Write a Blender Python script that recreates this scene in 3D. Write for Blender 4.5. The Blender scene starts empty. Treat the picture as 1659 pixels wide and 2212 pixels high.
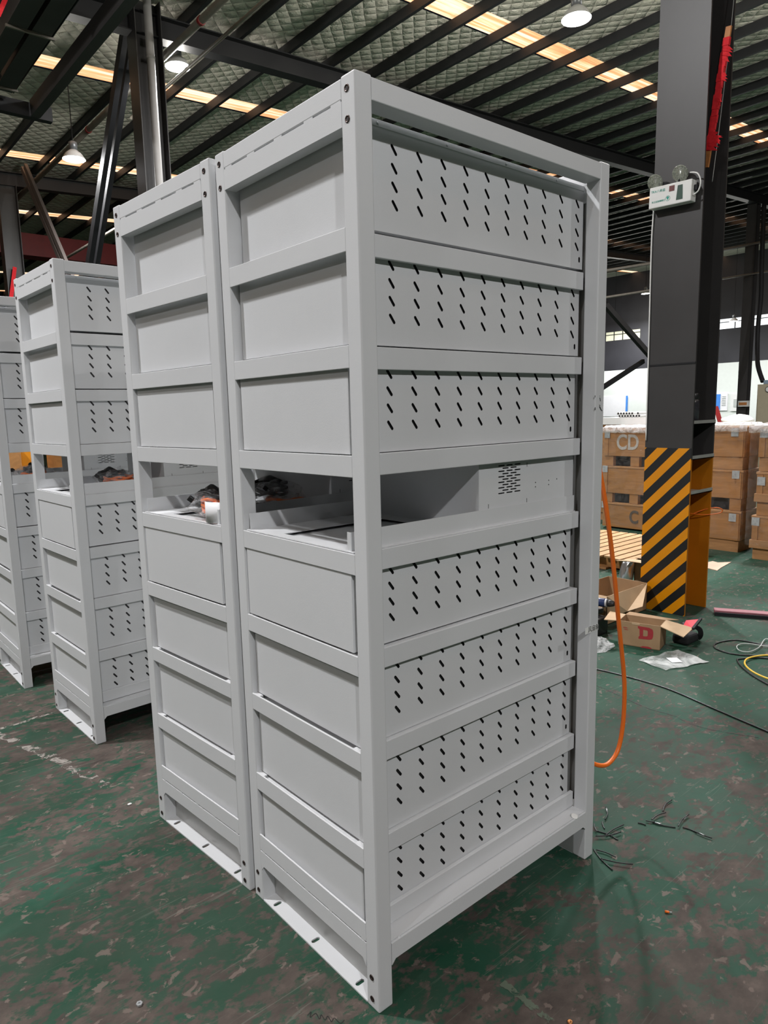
import bpy, bmesh, math, random
from mathutils import Vector, Matrix
random.seed(7)
scn = bpy.context.scene
COL = scn.collection
PI = math.pi

# ------------------------------------------------------------------ camera
FPX, CXP, CYP, IW, IH = 1500.62, 790.27, 1122.27, 1659.0, 2212.0
CAM = Vector((-0.9863, -1.1878, 1.5035))
RR = ((0.76679, -0.64136, -0.02645), (-0.11782, -0.1001, -0.98798), (0.631, 0.76069, -0.15232))
cam_data = bpy.data.cameras.new('camera')
cam = bpy.data.objects.new('camera', cam_data)
COL.objects.link(cam)
cam_data.sensor_fit = 'VERTICAL'
cam_data.sensor_height = 36.0
cam_data.sensor_width = 27.0
cam_data.lens = FPX * 36.0 / IH
cam_data.shift_x = (IW / 2 - CXP) / IH
cam_data.shift_y = (CYP - IH / 2) / IH
cam_data.clip_start = 0.05
cam_data.clip_end = 300
X_, D_, F_ = (Vector(r) for r in RR)
cam.matrix_world = Matrix(((X_.x, -D_.x, -F_.x, CAM.x), (X_.y, -D_.y, -F_.y, CAM.y), (X_.z, -D_.z, -F_.z, CAM.z), (0, 0, 0, 1)))
scn.camera = cam

# ------------------------------------------------------------------ world, exposure, lamps
scn.view_settings.view_transform = 'Standard'
scn.view_settings.look = 'None'
scn.view_settings.gamma = 1.0
scn.view_settings.exposure = -0.90
scn.cycles.max_bounces = 8
scn.cycles.diffuse_bounces = 5
scn.cycles.transparent_max_bounces = 16
scn.cycles.caustics_reflective = False
scn.cycles.caustics_refractive = False
scn.cycles.sample_clamp_indirect = 6.0
world = bpy.data.worlds.new('world')
scn.world = world
world.use_nodes = True
world.node_tree.nodes['Background'].inputs[0].default_value = (0.55, 0.65, 0.8, 1)
world.node_tree.nodes['Background'].inputs[1].default_value = 0.02

LAMP_W = 950.0
LAMP_COL = (0.965, 0.97, 1.0)
# position of every high bay lamp, its share of the power, its label
LAMPS = [
    (8.47, 5.18, 7.0, 1.35, 'glowing high bay lamp at the top right above the tall rack'),
    (4.85, 10.48, 7.32, 0.25, 'glowing high bay lamp right beside the white downpipe column'),
    (3.90, 13.10, 6.40, 0.7, 'glowing high bay lamp low on the left beside the slanting brace'),
    (38.9, 22.55, 6.85, 1.2, 'small far lamp shining in front of the dirty window band'),
    (36.5, 14.55, 5.55, 1.2, 'small far lamp hanging under the bright window band'),
    (-3.1, -6.5, 7.0, 0.95, 'high bay lamp behind the viewer on the left'),
    (6.0, -6.5, 7.0, 0.35, 'high bay lamp behind the viewer on the right'),
    (-8.0, -1.5, 7.0, 0.35, 'high bay lamp far over the aisle left of the viewer'),
    (-2.7, 3.6, 7.0, 1.05, 'high bay lamp over the aisle left of the racks'),
    (4.50, 4.85, 7.0, 0.55, 'high bay lamp straight above the aisle behind the tall rack'),
    (12.6, 2.4, 7.2, 0.8, 'added unseen high bay lamp lighting the hall behind the wooden crates'),  # added out of view to light the crates and the hall floor
    (7.9, 2.2, 7.0, 0.38, 'added unseen high bay lamp brightening the floor by the wooden crates'),  # unseen fill, put in to lift the floor on the right
    (20.5, 3.0, 7.6, 0.8, 'added unseen high bay lamp lighting the hall beyond the crates'),  # unseen, added for more light in the far hall
    (33.0, 17.4, 7.0, 0.8, 'added high bay lamp hidden behind the striped column, washing the far wall'),  # added wall wash, kept out of sight by the column
    (33.0, 29.0, 7.0, 0.8, 'added high bay lamp hidden behind the tall rack, washing the far wall'),  # second added wall wash, kept out of sight by the rack
]
SPILL = 0.46
SKY_STRENGTH = 7.0


# ------------------------------------------------------------------ pixel rays (only used to read off where things stand)
def ray(u, v):
    a, b = (u - CXP) / FPX, (v - CYP) / FPX
    return X_ * a + D_ * b + F_


def on_z(u, v, z=0.0):
    d = ray(u, v)
    return CAM + d * ((z - CAM.z) / d.z)


def on_x(u, v, x):
    d = ray(u, v)
    return CAM + d * ((x - CAM.x) / d.x)


def on_y(u, v, y):
    d = ray(u, v)
    return CAM + d * ((y - CAM.y) / d.y)


# ------------------------------------------------------------------ materials
MATS = {}


def nt(name):
    m = bpy.data.materials.new(name)
    m.use_nodes = True
    t = m.node_tree
    b = t.nodes['Principled BSDF']
    MATS[name] = m
    return m, t, b


def node(t, kind, **kw):
    n = t.nodes.new(kind)
    for k, v in kw.items():
        if k.startswith('i_'):
            key = k[2:]
            key = int(key) if key.isdigit() else key
            n.inputs[key].default_value = v
        else:
            setattr(n, k, v)
    return n


def coords(t, scale=(1, 1, 1), rot=(0, 0, 0), kind='Object'):
    tc = node(t, 'ShaderNodeTexCoord')
    mp = node(t, 'ShaderNodeMapping')
    mp.inputs['Scale'].default_value = scale
    mp.inputs['Rotation'].default_value = rot
    t.links.new(tc.outputs[kind], mp.inputs[0])
    return mp.outputs[0]


def ramp(t, fac, stops):
    r = node(t, 'ShaderNodeValToRGB')
    e = r.color_ramp.elements
    while len(e) < len(stops):
        e.new(0.5)
    for el, (p, c) in zip(e, stops):
        el.position = p
        el.color = (c[0], c[1], c[2], 1) if len(c) == 3 else c
    t.links.new(fac, r.inputs[0])
    return r.outputs[0]


def noise(t, vec, scale, detail=4, rough=0.55, dist=0.0):
    n = node(t, 'ShaderNodeTexNoise')
    n.inputs['Scale'].default_value = scale
    n.inputs['Detail'].default_value = detail
    n.inputs['Roughness'].default_value = rough
    n.inputs['Distortion'].default_value = dist
    t.links.new(vec, n.inputs['Vector'])
    return n.outputs['Fac']


def bump(t, b, h, strength, distance=0.002):
    n = node(t, 'ShaderNodeBump')
    n.inputs['Strength'].default_value = strength
    n.inputs['Distance'].default_value = distance
    t.links.new(h, n.inputs['Height'])
    t.links.new(n.outputs[0], b.inputs['Normal'])


def mixc(t, fac, a, c, mode='MIX'):
    m = node(t, 'ShaderNodeMix', data_type='RGBA', blend_type=mode)
    ins = {0: m.inputs[0], 6: m.inputs[6], 7: m.inputs[7]}
    for k, v in ((0, fac), (6, a), (7, c)):
        if hasattr(v, 'is_linked'):
            t.links.new(v, ins[k])
        else:
            ins[k].default_value = v if isinstance(v, (float, int)) else (*v, 1)
    return m.outputs[2]


def math_(t, op, a, b=None, clamp=False):
    m = node(t, 'ShaderNodeMath', operation=op, use_clamp=clamp)
    for i, v in enumerate((a, b)):
        if v is None:
            continue
        if hasattr(v, 'is_linked'):
            t.links.new(v, m.inputs[i])
        else:
            m.inputs[i].default_value = v
    return m.outputs[0]


def plain(name, col, rough=0.5, metal=0.0, var=0.06, scale=6.0, bmp=0.0, bscale=200.0, spec=0.5):
    m, t, b = nt(name)
    v = coords(t)
    f = noise(t, v, scale)
    lo = tuple(max(0, c * (1 - var)) for c in col)
    hi = tuple(min(1, c * (1 + var)) for c in col)
    t.links.new(ramp(t, f, [(0.3, lo), (0.7, hi)]), b.inputs['Base Color'])
    b.inputs['Roughness'].default_value = rough
    b.inputs['Metallic'].default_value = metal
    b.inputs['Specular IOR Level'].default_value = spec
    if bmp:
        bump(t, b, noise(t, v, bscale, 2), bmp)
    return m


def glow(name, col, strength):
    m, t, b = nt(name)
    b.inputs['Base Color'].default_value = (*col, 1)
    b.inputs['Emission Color'].default_value = (*col, 1)
    b.inputs['Emission Strength'].default_value = strength
    return m


M_RACK = plain('rack_paint', (0.603, 0.613, 0.626), 0.42, 0, 0.02, 3.0, 0.10, 420.0, 0.45)
M_ALU = plain('bare_aluminium', (0.55, 0.57, 0.58), 0.35, 0.75, 0.04)
M_KICK = plain('brushed_grey_plate', (0.42, 0.42, 0.41), 0.38, 0.35, 0.12, 5.0)
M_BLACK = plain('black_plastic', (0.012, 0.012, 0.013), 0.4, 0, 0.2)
M_INSERT = plain('dark_insert_metal', (0.10, 0.075, 0.07), 0.3, 0.9, 0.1)
M_HOLE = plain('insert_bore', (0.012, 0.006, 0.006), 0.6, 0.2, 0.1)
M_STEEL = plain('dark_grey_steel_paint', (0.043, 0.041, 0.041), 0.42, 0, 0.12, 2.0, 0.05, 60.0, 0.4)
M_STEELD = plain('near_black_steel_paint', (0.016, 0.016, 0.018), 0.6, 0, 0.15, 2.0, spec=0.2)
M_GIRDER = plain('girder_paint', (0.040, 0.038, 0.038), 0.55, 0, 0.15, 2.0)
M_PURLIN = plain('purlin_paint', (0.011, 0.011, 0.013), 0.55, 0, 0.15, 2.0)
M_PIPEW = plain('white_pipe_plastic', (0.45, 0.44, 0.43), 0.6, 0, 0.05)
M_PIPEG = plain('dusty_grey_pipe', (0.20, 0.18, 0.15), 0.5, 0.1, 0.15)
M_RED = plain('red_girder_paint', (0.22, 0.012, 0.012), 0.45, 0, 0.1)
M_CLOTH = plain('red_cloth', (0.75, 0.015, 0.025), 0.8, 0, 0.15, 30.0, 0.3, 150.0)
M_WOODST = plain('orange_wood', (0.50, 0.20, 0.06), 0.6, 0, 0.15, 20.0)
M_WHITE = plain('white_plastic', (0.75, 0.75, 0.73), 0.4, 0, 0.03)
M_PAPER = plain('white_paper', (0.82, 0.82, 0.84), 0.45, 0, 0.02)
M_GREEN = plain('dark_green_panel', (0.006, 0.045, 0.026), 0.4, 0, 0.1)
M_TEAL = plain('teal_print', (0.02, 0.33, 0.26), 0.6, 0, 0.05)
M_MAROON = plain('maroon_window', (0.16, 0.05, 0.05), 0.3, 0, 0.3, 40.0)
M_ORCABLE = plain('orange_cable_sheath', (0.85, 0.17, 0.015), 0.38, 0, 0.05)
M_YCABLE = plain('yellow_cable_sheath', (0.80, 0.52, 0.06), 0.4, 0, 0.05)
M_GCABLE = plain('grey_cable_sheath', (0.45, 0.47, 0.45), 0.5, 0, 0.05)
M_SHELF = plain('galvanised_shelf', (0.42, 0.42, 0.40), 0.4, 0.3, 0.1)
M_ORANGE = plain('orange_column_paint', (0.50, 0.17, 0.006), 0.40, 0, 0.12, 3.0)
M_INK = plain('black_ink', (0.012, 0.012, 0.012), 0.6, 0, 0.1)
M_GREYINK = plain('grey_stencil_paint', (0.42, 0.40, 0.37), 0.7, 0, 0.2, 30.0)
M_DINK = plain('dark_stencil_paint', (0.10, 0.075, 0.055), 0.7, 0, 0.2, 30.0)
M_REDINK = plain('red_print', (0.33, 0.025, 0.03), 0.7, 0, 0.1, 30.0)
M_CARTON = plain('cardboard', (0.34, 0.215, 0.115), 0.8, 0, 0.10, 9.0)
M_CARTONL = plain('pale_cardboard', (0.50, 0.35, 0.21), 0.8, 0, 0.08, 9.0)
M_BAGBLK = plain('black_nylon', (0.012, 0.012, 0.014), 0.75, 0, 0.2, 40.0)
M_BAGRED = plain('red_nylon', (0.70, 0.035, 0.06), 0.6, 0, 0.1)
M_BLUE = plain('dark_blue_tool_plastic', (0.015, 0.03, 0.10), 0.35, 0, 0.1)
M_GREYBAND = plain('grey_band', (0.5, 0.5, 0.52), 0.4, 0.3, 0.05)
M_FOILBAG = plain('silver_foil', (0.65, 0.68, 0.70), 0.28, 0.9, 0.1, 6.0, 0.8, 25.0)
M_TAPE = plain('silver_corner_tape', (0.40, 0.44, 0.46), 0.5, 0.2, 0.25, 40.0)
M_BEIGE = plain('beige_cabinet_paint', (0.42, 0.37, 0.26), 0.5, 0, 0.05)
M_BLUEGREY = plain('blue_grey_paint', (0.25, 0.33, 0.42), 0.5, 0, 0.05)
M_WALLW = plain('white_wall_panel', (0.72, 0.76, 0.72), 0.6, 0, 0.02)
M_WALLD = plain('dark_cladding', (0.020, 0.020, 0.025), 0.6, 0, 0.2, 1.0)
M_BOARDBLUE = plain('blue_frame', (0.06, 0.25, 0.72), 0.5, 0, 0.05)
M_COPPER = plain('copper', (0.6, 0.26, 0.1), 0.3, 0.9, 0.1)
M_PINK = plain('dusty_pink_steel', (0.30, 0.11, 0.13), 0.5, 0, 0.2)
M_LAMPB = plain('lamp_housing_grey', (0.25, 0.26, 0.27), 0.4, 0.5, 0.1)
M_WINDOW = glow('daylit_window', (0.92, 0.96, 1.0), 2.4)
M_WINDIRTY = glow('dirty_daylit_window', (0.62, 0.62, 0.46), 0.75)
M_LAMP = glow('lamp_glass_lit', (0.95, 0.98, 1.0), 30.0)


def make_floor():
    m, t, b = nt('worn_green_floor')
    v = coords(t)
    big = noise(t, v, 0.75, 3, 0.5, 0.4)
    vm = coords(t, (1.0, 1.5, 1.0), (0, 0, 0.75))
    fine = noise(t, vm, 5.5, 8, 0.62, 0.7)
    tiny = noise(t, vm, 26.0, 6, 0.65, 0.2)
    tc = node(t, 'ShaderNodeTexCoord')
    sep = node(t, 'ShaderNodeSeparateXYZ')
    t.links.new(tc.outputs['Object'], sep.inputs[0])
    # the aisle left of and before the racks is walked bare, the far hall keeps its paint
    wear = math_(t, 'MULTIPLY', math_(t, 'SUBTRACT', 1.4, sep.outputs['X']), 0.045)
    wear = math_(t, 'MINIMUM', math_(t, 'MAXIMUM', wear, -0.06), 0.03)
    s = math_(t, 'ADD', math_(t, 'MULTIPLY', big, 0.36), math_(t, 'MULTIPLY', fine, 0.72))
    s = math_(t, 'ADD', s, math_(t, 'MULTIPLY', tiny, 0.56))
    s = math_(t, 'ADD', s, wear)
    mask = ramp(t, s, [(0.815, (0, 0, 0)), (0.884, (1, 1, 1))])
    gvar = noise(t, v, 2.2, 6, 0.6, 0.3)
    green = ramp(t, gvar, [(0.28, (0.008, 0.046, 0.025)), (0.5, (0.018, 0.064, 0.040)), (0.72, (0.036, 0.088, 0.062))])
    bvar = noise(t, vm, 9.0, 6, 0.65)
    brown = ramp(t, bvar, [(0.25, (0.044, 0.037, 0.033)), (0.55, (0.088, 0.071, 0.062)), (0.8, (0.150, 0.119, 0.101))])
    c = mixc(t, mask, green, brown)
    # walked-in grime, soft edged
    gr = ramp(t, noise(t, coords(t, (1.0, 1.4, 1.0), (0, 0, 0.9)), 1.9, 7, 0.62, 0.9), [(0.40, (0, 0, 0)), (0.66, (1, 1, 1))])
    c = mixc(t, math_(t, 'MULTIPLY', gr, 0.42), c, (0.064, 0.057, 0.049))
    # small chips of bare concrete
    ch = ramp(t, noise(t, vm, 17.0, 5, 0.6, 0.6), [(0.615, (0, 0, 0)), (0.645, (1, 1, 1))])
    c = mixc(t, math_(t, 'MULTIPLY', ch, 0.8), c, (0.150, 0.118, 0.102))
    # scratches: short hair lines in several directions, only here and there
    for ang, sc, a, off in ((0.5, (3.0, 90, 1), 0.45, 1.0), (2.1, (2.6, 105, 1), 0.45, 5.0), (1.25, (3.4, 80, 1), 0.4, 9.0), (2.75, (2.8, 95, 1), 0.4, 14.0)):
        vs = coords(t, sc, (0, 0, ang))
        l = noise(t, vs, 1.0, 2, 0.5, 1.2)
        line = ramp(t, l, [(0.675, (0, 0, 0)), (0.71, (1, 1, 1))])
        here = ramp(t, noise(t, coords(t, (1, 1, 1), (0, 0, off)), 1.6 + off * 0.05, 2), [(0.46, (0, 0, 0)), (0.60, (1, 1, 1))])
        c = mixc(t, math_(t, 'MULTIPLY', math_(t, 'MULTIPLY', line, here), a), c, (0.135, 0.150, 0.125))
    # black scuffs
    dk = ramp(t, noise(t, vm, 3.0, 7, 0.7, 1.0), [(0.66, (0, 0, 0)), (0.74, (1, 1, 1))])
    c = mixc(t, math_(t, 'MULTIPLY', dk, 0.55), c, (0.04, 0.04, 0.04))
    t.links.new(c, b.inputs['Base Color'])
    rgh = ramp(t, mask, [(0.0, (0.66, 0.66, 0.66)), (1.0, (0.82, 0.82, 0.82))])
    t.links.new(rgh, b.inputs['Roughness'])
    b.inputs['Specular IOR Level'].default_value = 0.13
    bump(t, b, s, 0.3, 0.003)
    return m


def make_foil():
    """quilted silver insulation: diamonds sewn into a crinkled foil"""
    m, t, b = nt('quilted_foil')
    v = coords(t)
    sep = node(t, 'ShaderNodeSeparateXYZ')
    t.links.new(v, sep.inputs[0])
    x, y = sep.outputs['X'], sep.outputs['Y']
    wob = math_(t, 'MULTIPLY', noise(t, v, 1.5, 2), 0.8)
    p = math_(t, 'ADD', math_(t, 'MULTIPLY', math_(t, 'ADD', x, y), 11.0), wob)
    q = math_(t, 'ADD', math_(t, 'MULTIPLY', math_(t, 'SUBTRACT', x, y), 11.0), wob)
    h = math_(t, 'MULTIPLY', math_(t, 'ABSOLUTE', math_(t, 'SINE', p)), math_(t, 'ABSOLUTE', math_(t, 'SINE', q)))
    h = math_(t, 'POWER', h, 0.5)
    h2 = math_(t, 'ADD', h, math_(t, 'MULTIPLY', noise(t, v, 14.0, 4, 0.6, 1.0), 0.9))
    cr = ramp(t, noise(t, v, 3.0, 3), [(0.3, (0.72, 0.68, 0.58)), (0.7, (0.90, 0.85, 0.74))])
    t.links.new(cr, b.inputs['Base Color'])
    b.inputs['Metallic'].default_value = 0.22
    b.inputs['Roughness'].default_value = 0.42
    bump(t, b, h2, 1.0, 0.05)
    return m


def make_skylight():
    m, t, b = nt('daylit_corrugated_panel')
    v = coords(t, (0.25, 9.0, 1.0))
    n1 = noise(t, v, 1.6, 3, 0.6)
    n2 = noise(t, coords(t, (1.5, 3.0, 1)), 3.0, 5, 0.7)
    c = ramp(t, n1, [(0.30, (0.36, 0.13, 0.05)), (0.46, (0.85, 0.42, 0.20)), (0.60, (1.0, 0.80, 0.62))])
    c = mixc(t, math_(t, 'MULTIPLY', n2, 0.35), c, (0.55, 0.27, 0.11))
    b.inputs['Base Color'].default_value = (0.4, 0.25, 0.12, 1)
    t.links.new(c, b.inputs['Emission Color'])
    b.inputs['Emission Strength'].default_value = SKY_STRENGTH * 0.42
    return m


def make_stripes():
    m, t, b = nt('black_and_amber_hazard_stripes')
    tc = node(t, 'ShaderNodeTexCoord')
    sep = node(t, 'ShaderNodeSeparateXYZ')
    t.links.new(tc.outputs['Object'], sep.inputs[0])
    # stripes rise towards -y; period measured along z
    s = math_(t, 'ADD', sep.outputs['Z'], math_(t, 'MULTIPLY', sep.outputs['Y'], 1.02))
    f = math_(t, 'FRACT', math_(t, 'DIVIDE', math_(t, 'ADD', s, 10.0 + STRIPE_OFF), STRIPE_PER))
    k = math_(t, 'GREATER_THAN', f, 0.5)
    n = noise(t, tc.outputs['Object'], 4.0)
    amb = ramp(t, n, [(0.3, (0.66, 0.235, 0.002)), (0.7, (0.74, 0.28, 0.004))])
    c = mixc(t, k, amb, (0.014, 0.014, 0.015))
    t.links.new(c, b.inputs['Base Color'])
    b.inputs['Roughness'].default_value = 0.33
    return m


def make_crate(name, col):
    m, t, b = nt(name)
    v = coords(t, (6.0, 1.2, 9.0))
    g = noise(t, v, 1.6, 6, 0.65, 1.2)
    k = noise(t, coords(t), 2.0, 2)
    c = ramp(t, g, [(0.25, tuple(x * 0.62 for x in col)), (0.5, col), (0.75, tuple(min(1, x * 1.35) for x in col))])
    c = mixc(t, math_(t, 'MULTIPLY', k, 0.4), c, tuple(x * 0.6 for x in col))
    t.links.new(c, b.inputs['Base Color'])
    b.inputs['Roughness'].default_value = 0.65
    return m


def make_film(name, tint, alpha, rough=0.12, bscale=14.0, bstr=0.9, dist=0.03):
    """thin clear plastic: mostly see-through, glossy wrinkles"""
    m, t, b = nt(name)
    out = t.nodes['Material Output']
    v = coords(t)
    h = noise(t, v, bscale, 6, 0.65, 1.5)
    b.inputs['Base Color'].default_value = (*tint, 1)
    b.inputs['Roughness'].default_value = rough
    b.inputs['Specular IOR Level'].default_value = 1.0
    bump(t, b, h, bstr, dist)
    tr = node(t, 'ShaderNodeBsdfTransparent')
    mx = node(t, 'ShaderNodeMixShader')
    f = ramp(t, h, [(0.40, (alpha * 0.5,) * 3), (0.62, (min(1, alpha * 1.8),) * 3)])
    t.links.new(f, mx.inputs[0])
    t.links.new(tr.outputs[0], mx.inputs[1])
    t.links.new(b.outputs[0], mx.inputs[2])
    t.links.new(mx.outputs[0], out.inputs['Surface'])
    return m


STRIPE_PER, STRIPE_OFF = 0.16, 0.003
M_FLOOR = make_floor()
M_FOIL = make_foil()
M_SKY = make_skylight()
M_STRIPE = make_stripes()
M_CRATE = make_crate('crate_plywood', (0.37, 0.175, 0.055))
M_CRATEL = make_crate('pale_skid_wood', (0.42, 0.215, 0.085))
M_PALLET = make_crate('pallet_wood', (0.46, 0.28, 0.13))
M_FILM = make_film('stretch_film', (0.8, 0.78, 0.76), 0.055, 0.06, 6.0, 1.0, 0.08)
M_FILMTOP = make_film('bunched_stretch_film', (0.88, 0.84, 0.84), 0.75, 0.2, 12.0, 1.0, 0.03)
M_BAG = make_film('clear_poly_bag', (0.75, 0.76, 0.78), 0.22, 0.06, 30.0, 1.0, 0.012)
M_SHEET = make_film('clear_poly_sheet', (0.66, 0.69, 0.68), 0.50, 0.25, 3.0, 0.15, 0.01)


# ------------------------------------------------------------------ mesh builder
class MB:
    def __init__(self):
        self.v, self.f = [], []

    def add(self, verts, faces):
        o = len(self.v)
        self.v += [tuple(p) for p in verts]
        self.f += [tuple(i + o for i in fc) for fc in faces]
        return self

    def box(self, x0, x1, y0, y1, z0, z1):
        x0, x1 = sorted((x0, x1)); y0, y1 = sorted((y0, y1)); z0, z1 = sorted((z0, z1))
        p = [(x0, y0, z0), (x1, y0, z0), (x1, y1, z0), (x0, y1, z0), (x0, y0, z1), (x1, y0, z1), (x1, y1, z1), (x0, y1, z1)]
        return self.add(p, [(3, 2, 1, 0), (4, 5, 6, 7), (0, 1, 5, 4), (1, 2, 6, 5), (2, 3, 7, 6), (3, 0, 4, 7)])

    def prism(self, poly, axis, a, b):
        """poly: 2D outline, extruded along axis from a to b"""
        def P(q, w):
            return {'x': (w, q[0], q[1]), 'y': (q[0], w, q[1]), 'z': (q[0], q[1], w)}[axis]
        n = len(poly)
        vs = [P(q, a) for q in poly] + [P(q, b) for q in poly]
        fs = [tuple(range(n))[::-1], tuple(range(n, 2 * n))] + [(i, (i + 1) % n, n + (i + 1) % n, n + i) for i in range(n)]
        return self.add(vs, fs)

    def bar(self, p, q, w, h, up=(0, 0, 1)):
        """rectangular bar between two points"""
        p, q = Vector(p), Vector(q)
        d = (q - p).normalized()
        u = Vector(up)
        s = d.cross(u)
        if s.length < 1e-4:
            s = d.cross(Vector((1, 0, 0)))
        s.normalize()
        u = s.cross(d)
        vs = []
        for e in (p, q):
            for a, b in ((-1, -1), (1, -1), (1, 1), (-1, 1)):
                vs.append(e + s * (a * w / 2) + u * (b * h / 2))
        return self.add(vs, [(0, 1, 2, 3), (7, 6, 5, 4), (0, 4, 5, 1), (1, 5, 6, 2), (2, 6, 7, 3), (3, 7, 4, 0)])

    def tube(self, pts, r, n=10, caps=True):
        pts = [Vector(p) for p in pts]
        rs = r if isinstance(r, (list, tuple)) else [r] * len(pts)
        rings, ref = [], None
        for i, p in enumerate(pts):
            d = (pts[min(i + 1, len(pts) - 1)] - pts[max(i - 1, 0)]).normalized()
            if ref is None:
                ref = d.orthogonal().normalized()
            ref = (ref - d * ref.dot(d))
            if ref.length < 1e-5:
                ref = d.orthogonal()
            ref.normalize()
            s = d.cross(ref)
            rings.append([p + (ref * math.cos(2 * PI * k / n) + s * math.sin(2 * PI * k / n)) * rs[i] for k in range(n)])
        vs = [q for rg in rings for q in rg]
        fs = []
        for i in range(len(pts) - 1):
            for k in range(n):
                fs.append((i * n + k, i * n + (k + 1) % n, (i + 1) * n + (k + 1) % n, (i + 1) * n + k))
        if caps:
            fs.append(tuple(range(n))[::-1])
            fs.append(tuple(range((len(pts) - 1) * n, len(pts) * n)))
        return self.add(vs, fs)

    def lathe(self, prof, origin=(0, 0, 0), axis=(0, 0, 1), n=20):
        """prof: (radius, height) list"""
        o, a = Vector(origin), Vector(axis).normalized()
        u = a.orthogonal().normalized()
        w = a.cross(u)
        vs, fs = [], []
        for r, h in prof:
            for k in range(n):
                t = 2 * PI * k / n
                vs.append(o + a * h + (u * math.cos(t) + w * math.sin(t)) * r)
        for i in range(len(prof) - 1):
            for k in range(n):
                fs.append((i * n + k, i * n + (k + 1) % n, (i + 1) * n + (k + 1) % n, (i + 1) * n + k))
        fs.append(tuple(range(n))[::-1])
        fs.append(tuple(range((len(prof) - 1) * n, len(prof) * n)))
        return self.add(vs, fs)

    def holed(self, to3, us, vs, holes):
        """flat sheet on the grid us x vs; holes: {(i,j): outline points (u,v) counter-clockwise, with its centre first}"""
        for i in range(len(us) - 1):
            for j in range(len(vs) - 1):
                u0, u1, v0, v1 = us[i], us[i + 1], vs[j], vs[j + 1]
                h = holes.get((i, j))
                if not h:
                    self.add([to3(u0, v0), to3(u1, v0), to3(u1, v1), to3(u0, v1)], [(0, 1, 2, 3)])
                    continue
                c, pts = h[0], h[1:]
                def ang(p):
                    return math.atan2(p[1] - c[1], p[0] - c[0]) % (2 * PI)
                pts = sorted(pts, key=ang)
                cor = [(ang(p), p) for p in ((u0, v0), (u1, v0), (u1, v1), (u0, v1))]
                n = len(pts)
                out = []
                for p in pts:
                    dx, dy = p[0] - c[0], p[1] - c[1]
                    k = 1e9
                    if dx > 1e-9: k = min(k, (u1 - c[0]) / dx)
                    if dx < -1e-9: k = min(k, (u0 - c[0]) / dx)
                    if dy > 1e-9: k = min(k, (v1 - c[1]) / dy)
                    if dy < -1e-9: k = min(k, (v0 - c[1]) / dy)
                    out.append((c[0] + dx * k, c[1] + dy * k))
                for a in range(n):
                    b = (a + 1) % n
                    a0, a1 = ang(pts[a]), ang(pts[b])
                    if a1 < a0: a1 += 2 * PI
                    mid = [p for t, p in sorted((t + w, p) for t, p in cor for w in (0, 2 * PI) if a0 < t + w < a1)]
                    poly = [pts[a], out[a]] + mid + [out[b], pts[b]]
                    self.add([to3(*p) for p in poly], [tuple(range(len(poly)))])
        return self

    def build(self, name, m, parent=None, smooth=False, bevel=0.0, seg=2, weld=False):
        me = bpy.data.meshes.new(name)
        me.from_pydata(self.v, [], self.f)
        bm = bmesh.new()
        bm.from_mesh(me)
        if weld:
            bmesh.ops.remove_doubles(bm, verts=bm.verts, dist=1e-5)
        bmesh.ops.recalc_face_normals(bm, faces=bm.faces) if not getattr(self, 'keep', False) else None
        if bevel:
            es = [e for e in bm.edges if len(e.link_faces) == 2 and e.calc_face_angle(0) > 0.6]
            bmesh.ops.bevel(bm, geom=es, offset=bevel, segments=seg, profile=0.5, affect='EDGES', clamp_overlap=True)
        bm.to_mesh(me)
        bm.free()
        if smooth:
            for p in me.polygons:
                p.use_smooth = True
        me.materials.append(m)
        o = bpy.data.objects.new(name, me)
        COL.objects.link(o)
        if parent:
            o.parent = parent
        return o


def capsule(cu, cv, du, dv, r, n=5):
    """outline of a rounded slot, centre first; (du,dv) is half the centre line"""
    a = math.atan2(dv, du)
    pts = [(cu, cv)]
    for s in (1, -1):
        for k in range(n + 1):
            t = a + (0 if s > 0 else PI) - PI / 2 + PI * k / n
            pts.append((cu + s * du + math.cos(t) * r, cv + s * dv + math.sin(t) * r))
    return pts


def tag(o, label, cat, group=None, kind=None):
    o['label'] = label
    o['category'] = cat
    if group:
        o['group'] = group
    if kind:
        o['kind'] = kind
    return o


def struct(o):
    o['kind'] = 'structure'
    return o


def empty(name, loc, rz=0.0):
    o = bpy.data.objects.new(name, None)
    o.empty_display_size = 0.1
    COL.objects.link(o)
    o.location = loc
    o.rotation_euler = (0, 0, rz)
    return o


def kids(o):
    return [c for c in bpy.data.objects if c.parent is o]


def copy_tree(o, parent=None, ch=None):
    if ch is None:
        ch = {}
        for c in bpy.data.objects:
            if c.parent:
                ch.setdefault(c.parent.name, []).append(c)
    c = o.copy()
    COL.objects.link(c)
    c.parent = parent
    for k in ch.get(o.name, []):
        copy_tree(k, c, ch)
    return c


def text_mesh(name, body, size, m, parent, mat, depth=0.0006, align='CENTER', bold=0.0):
    cu = bpy.data.curves.new(name, 'FONT')
    cu.body = body
    cu.size = size
    cu.align_x = align
    cu.align_y = 'CENTER'
    cu.extrude = depth / 2
    cu.offset = bold
    tmp = bpy.data.objects.new(name + '_t', cu)
    COL.objects.link(tmp)
    dg = bpy.context.evaluated_depsgraph_get()
    me = bpy.data.meshes.new_from_object(tmp.evaluated_get(dg))
    bpy.data.objects.remove(tmp)
    bpy.data.curves.remove(cu)
    me.materials.clear()
    me.materials.append(m)
    o = bpy.data.objects.new(name, me)
    COL.objects.link(o)
    if parent:
        o.parent = parent
    o.matrix_local = mat
    return o


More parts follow.
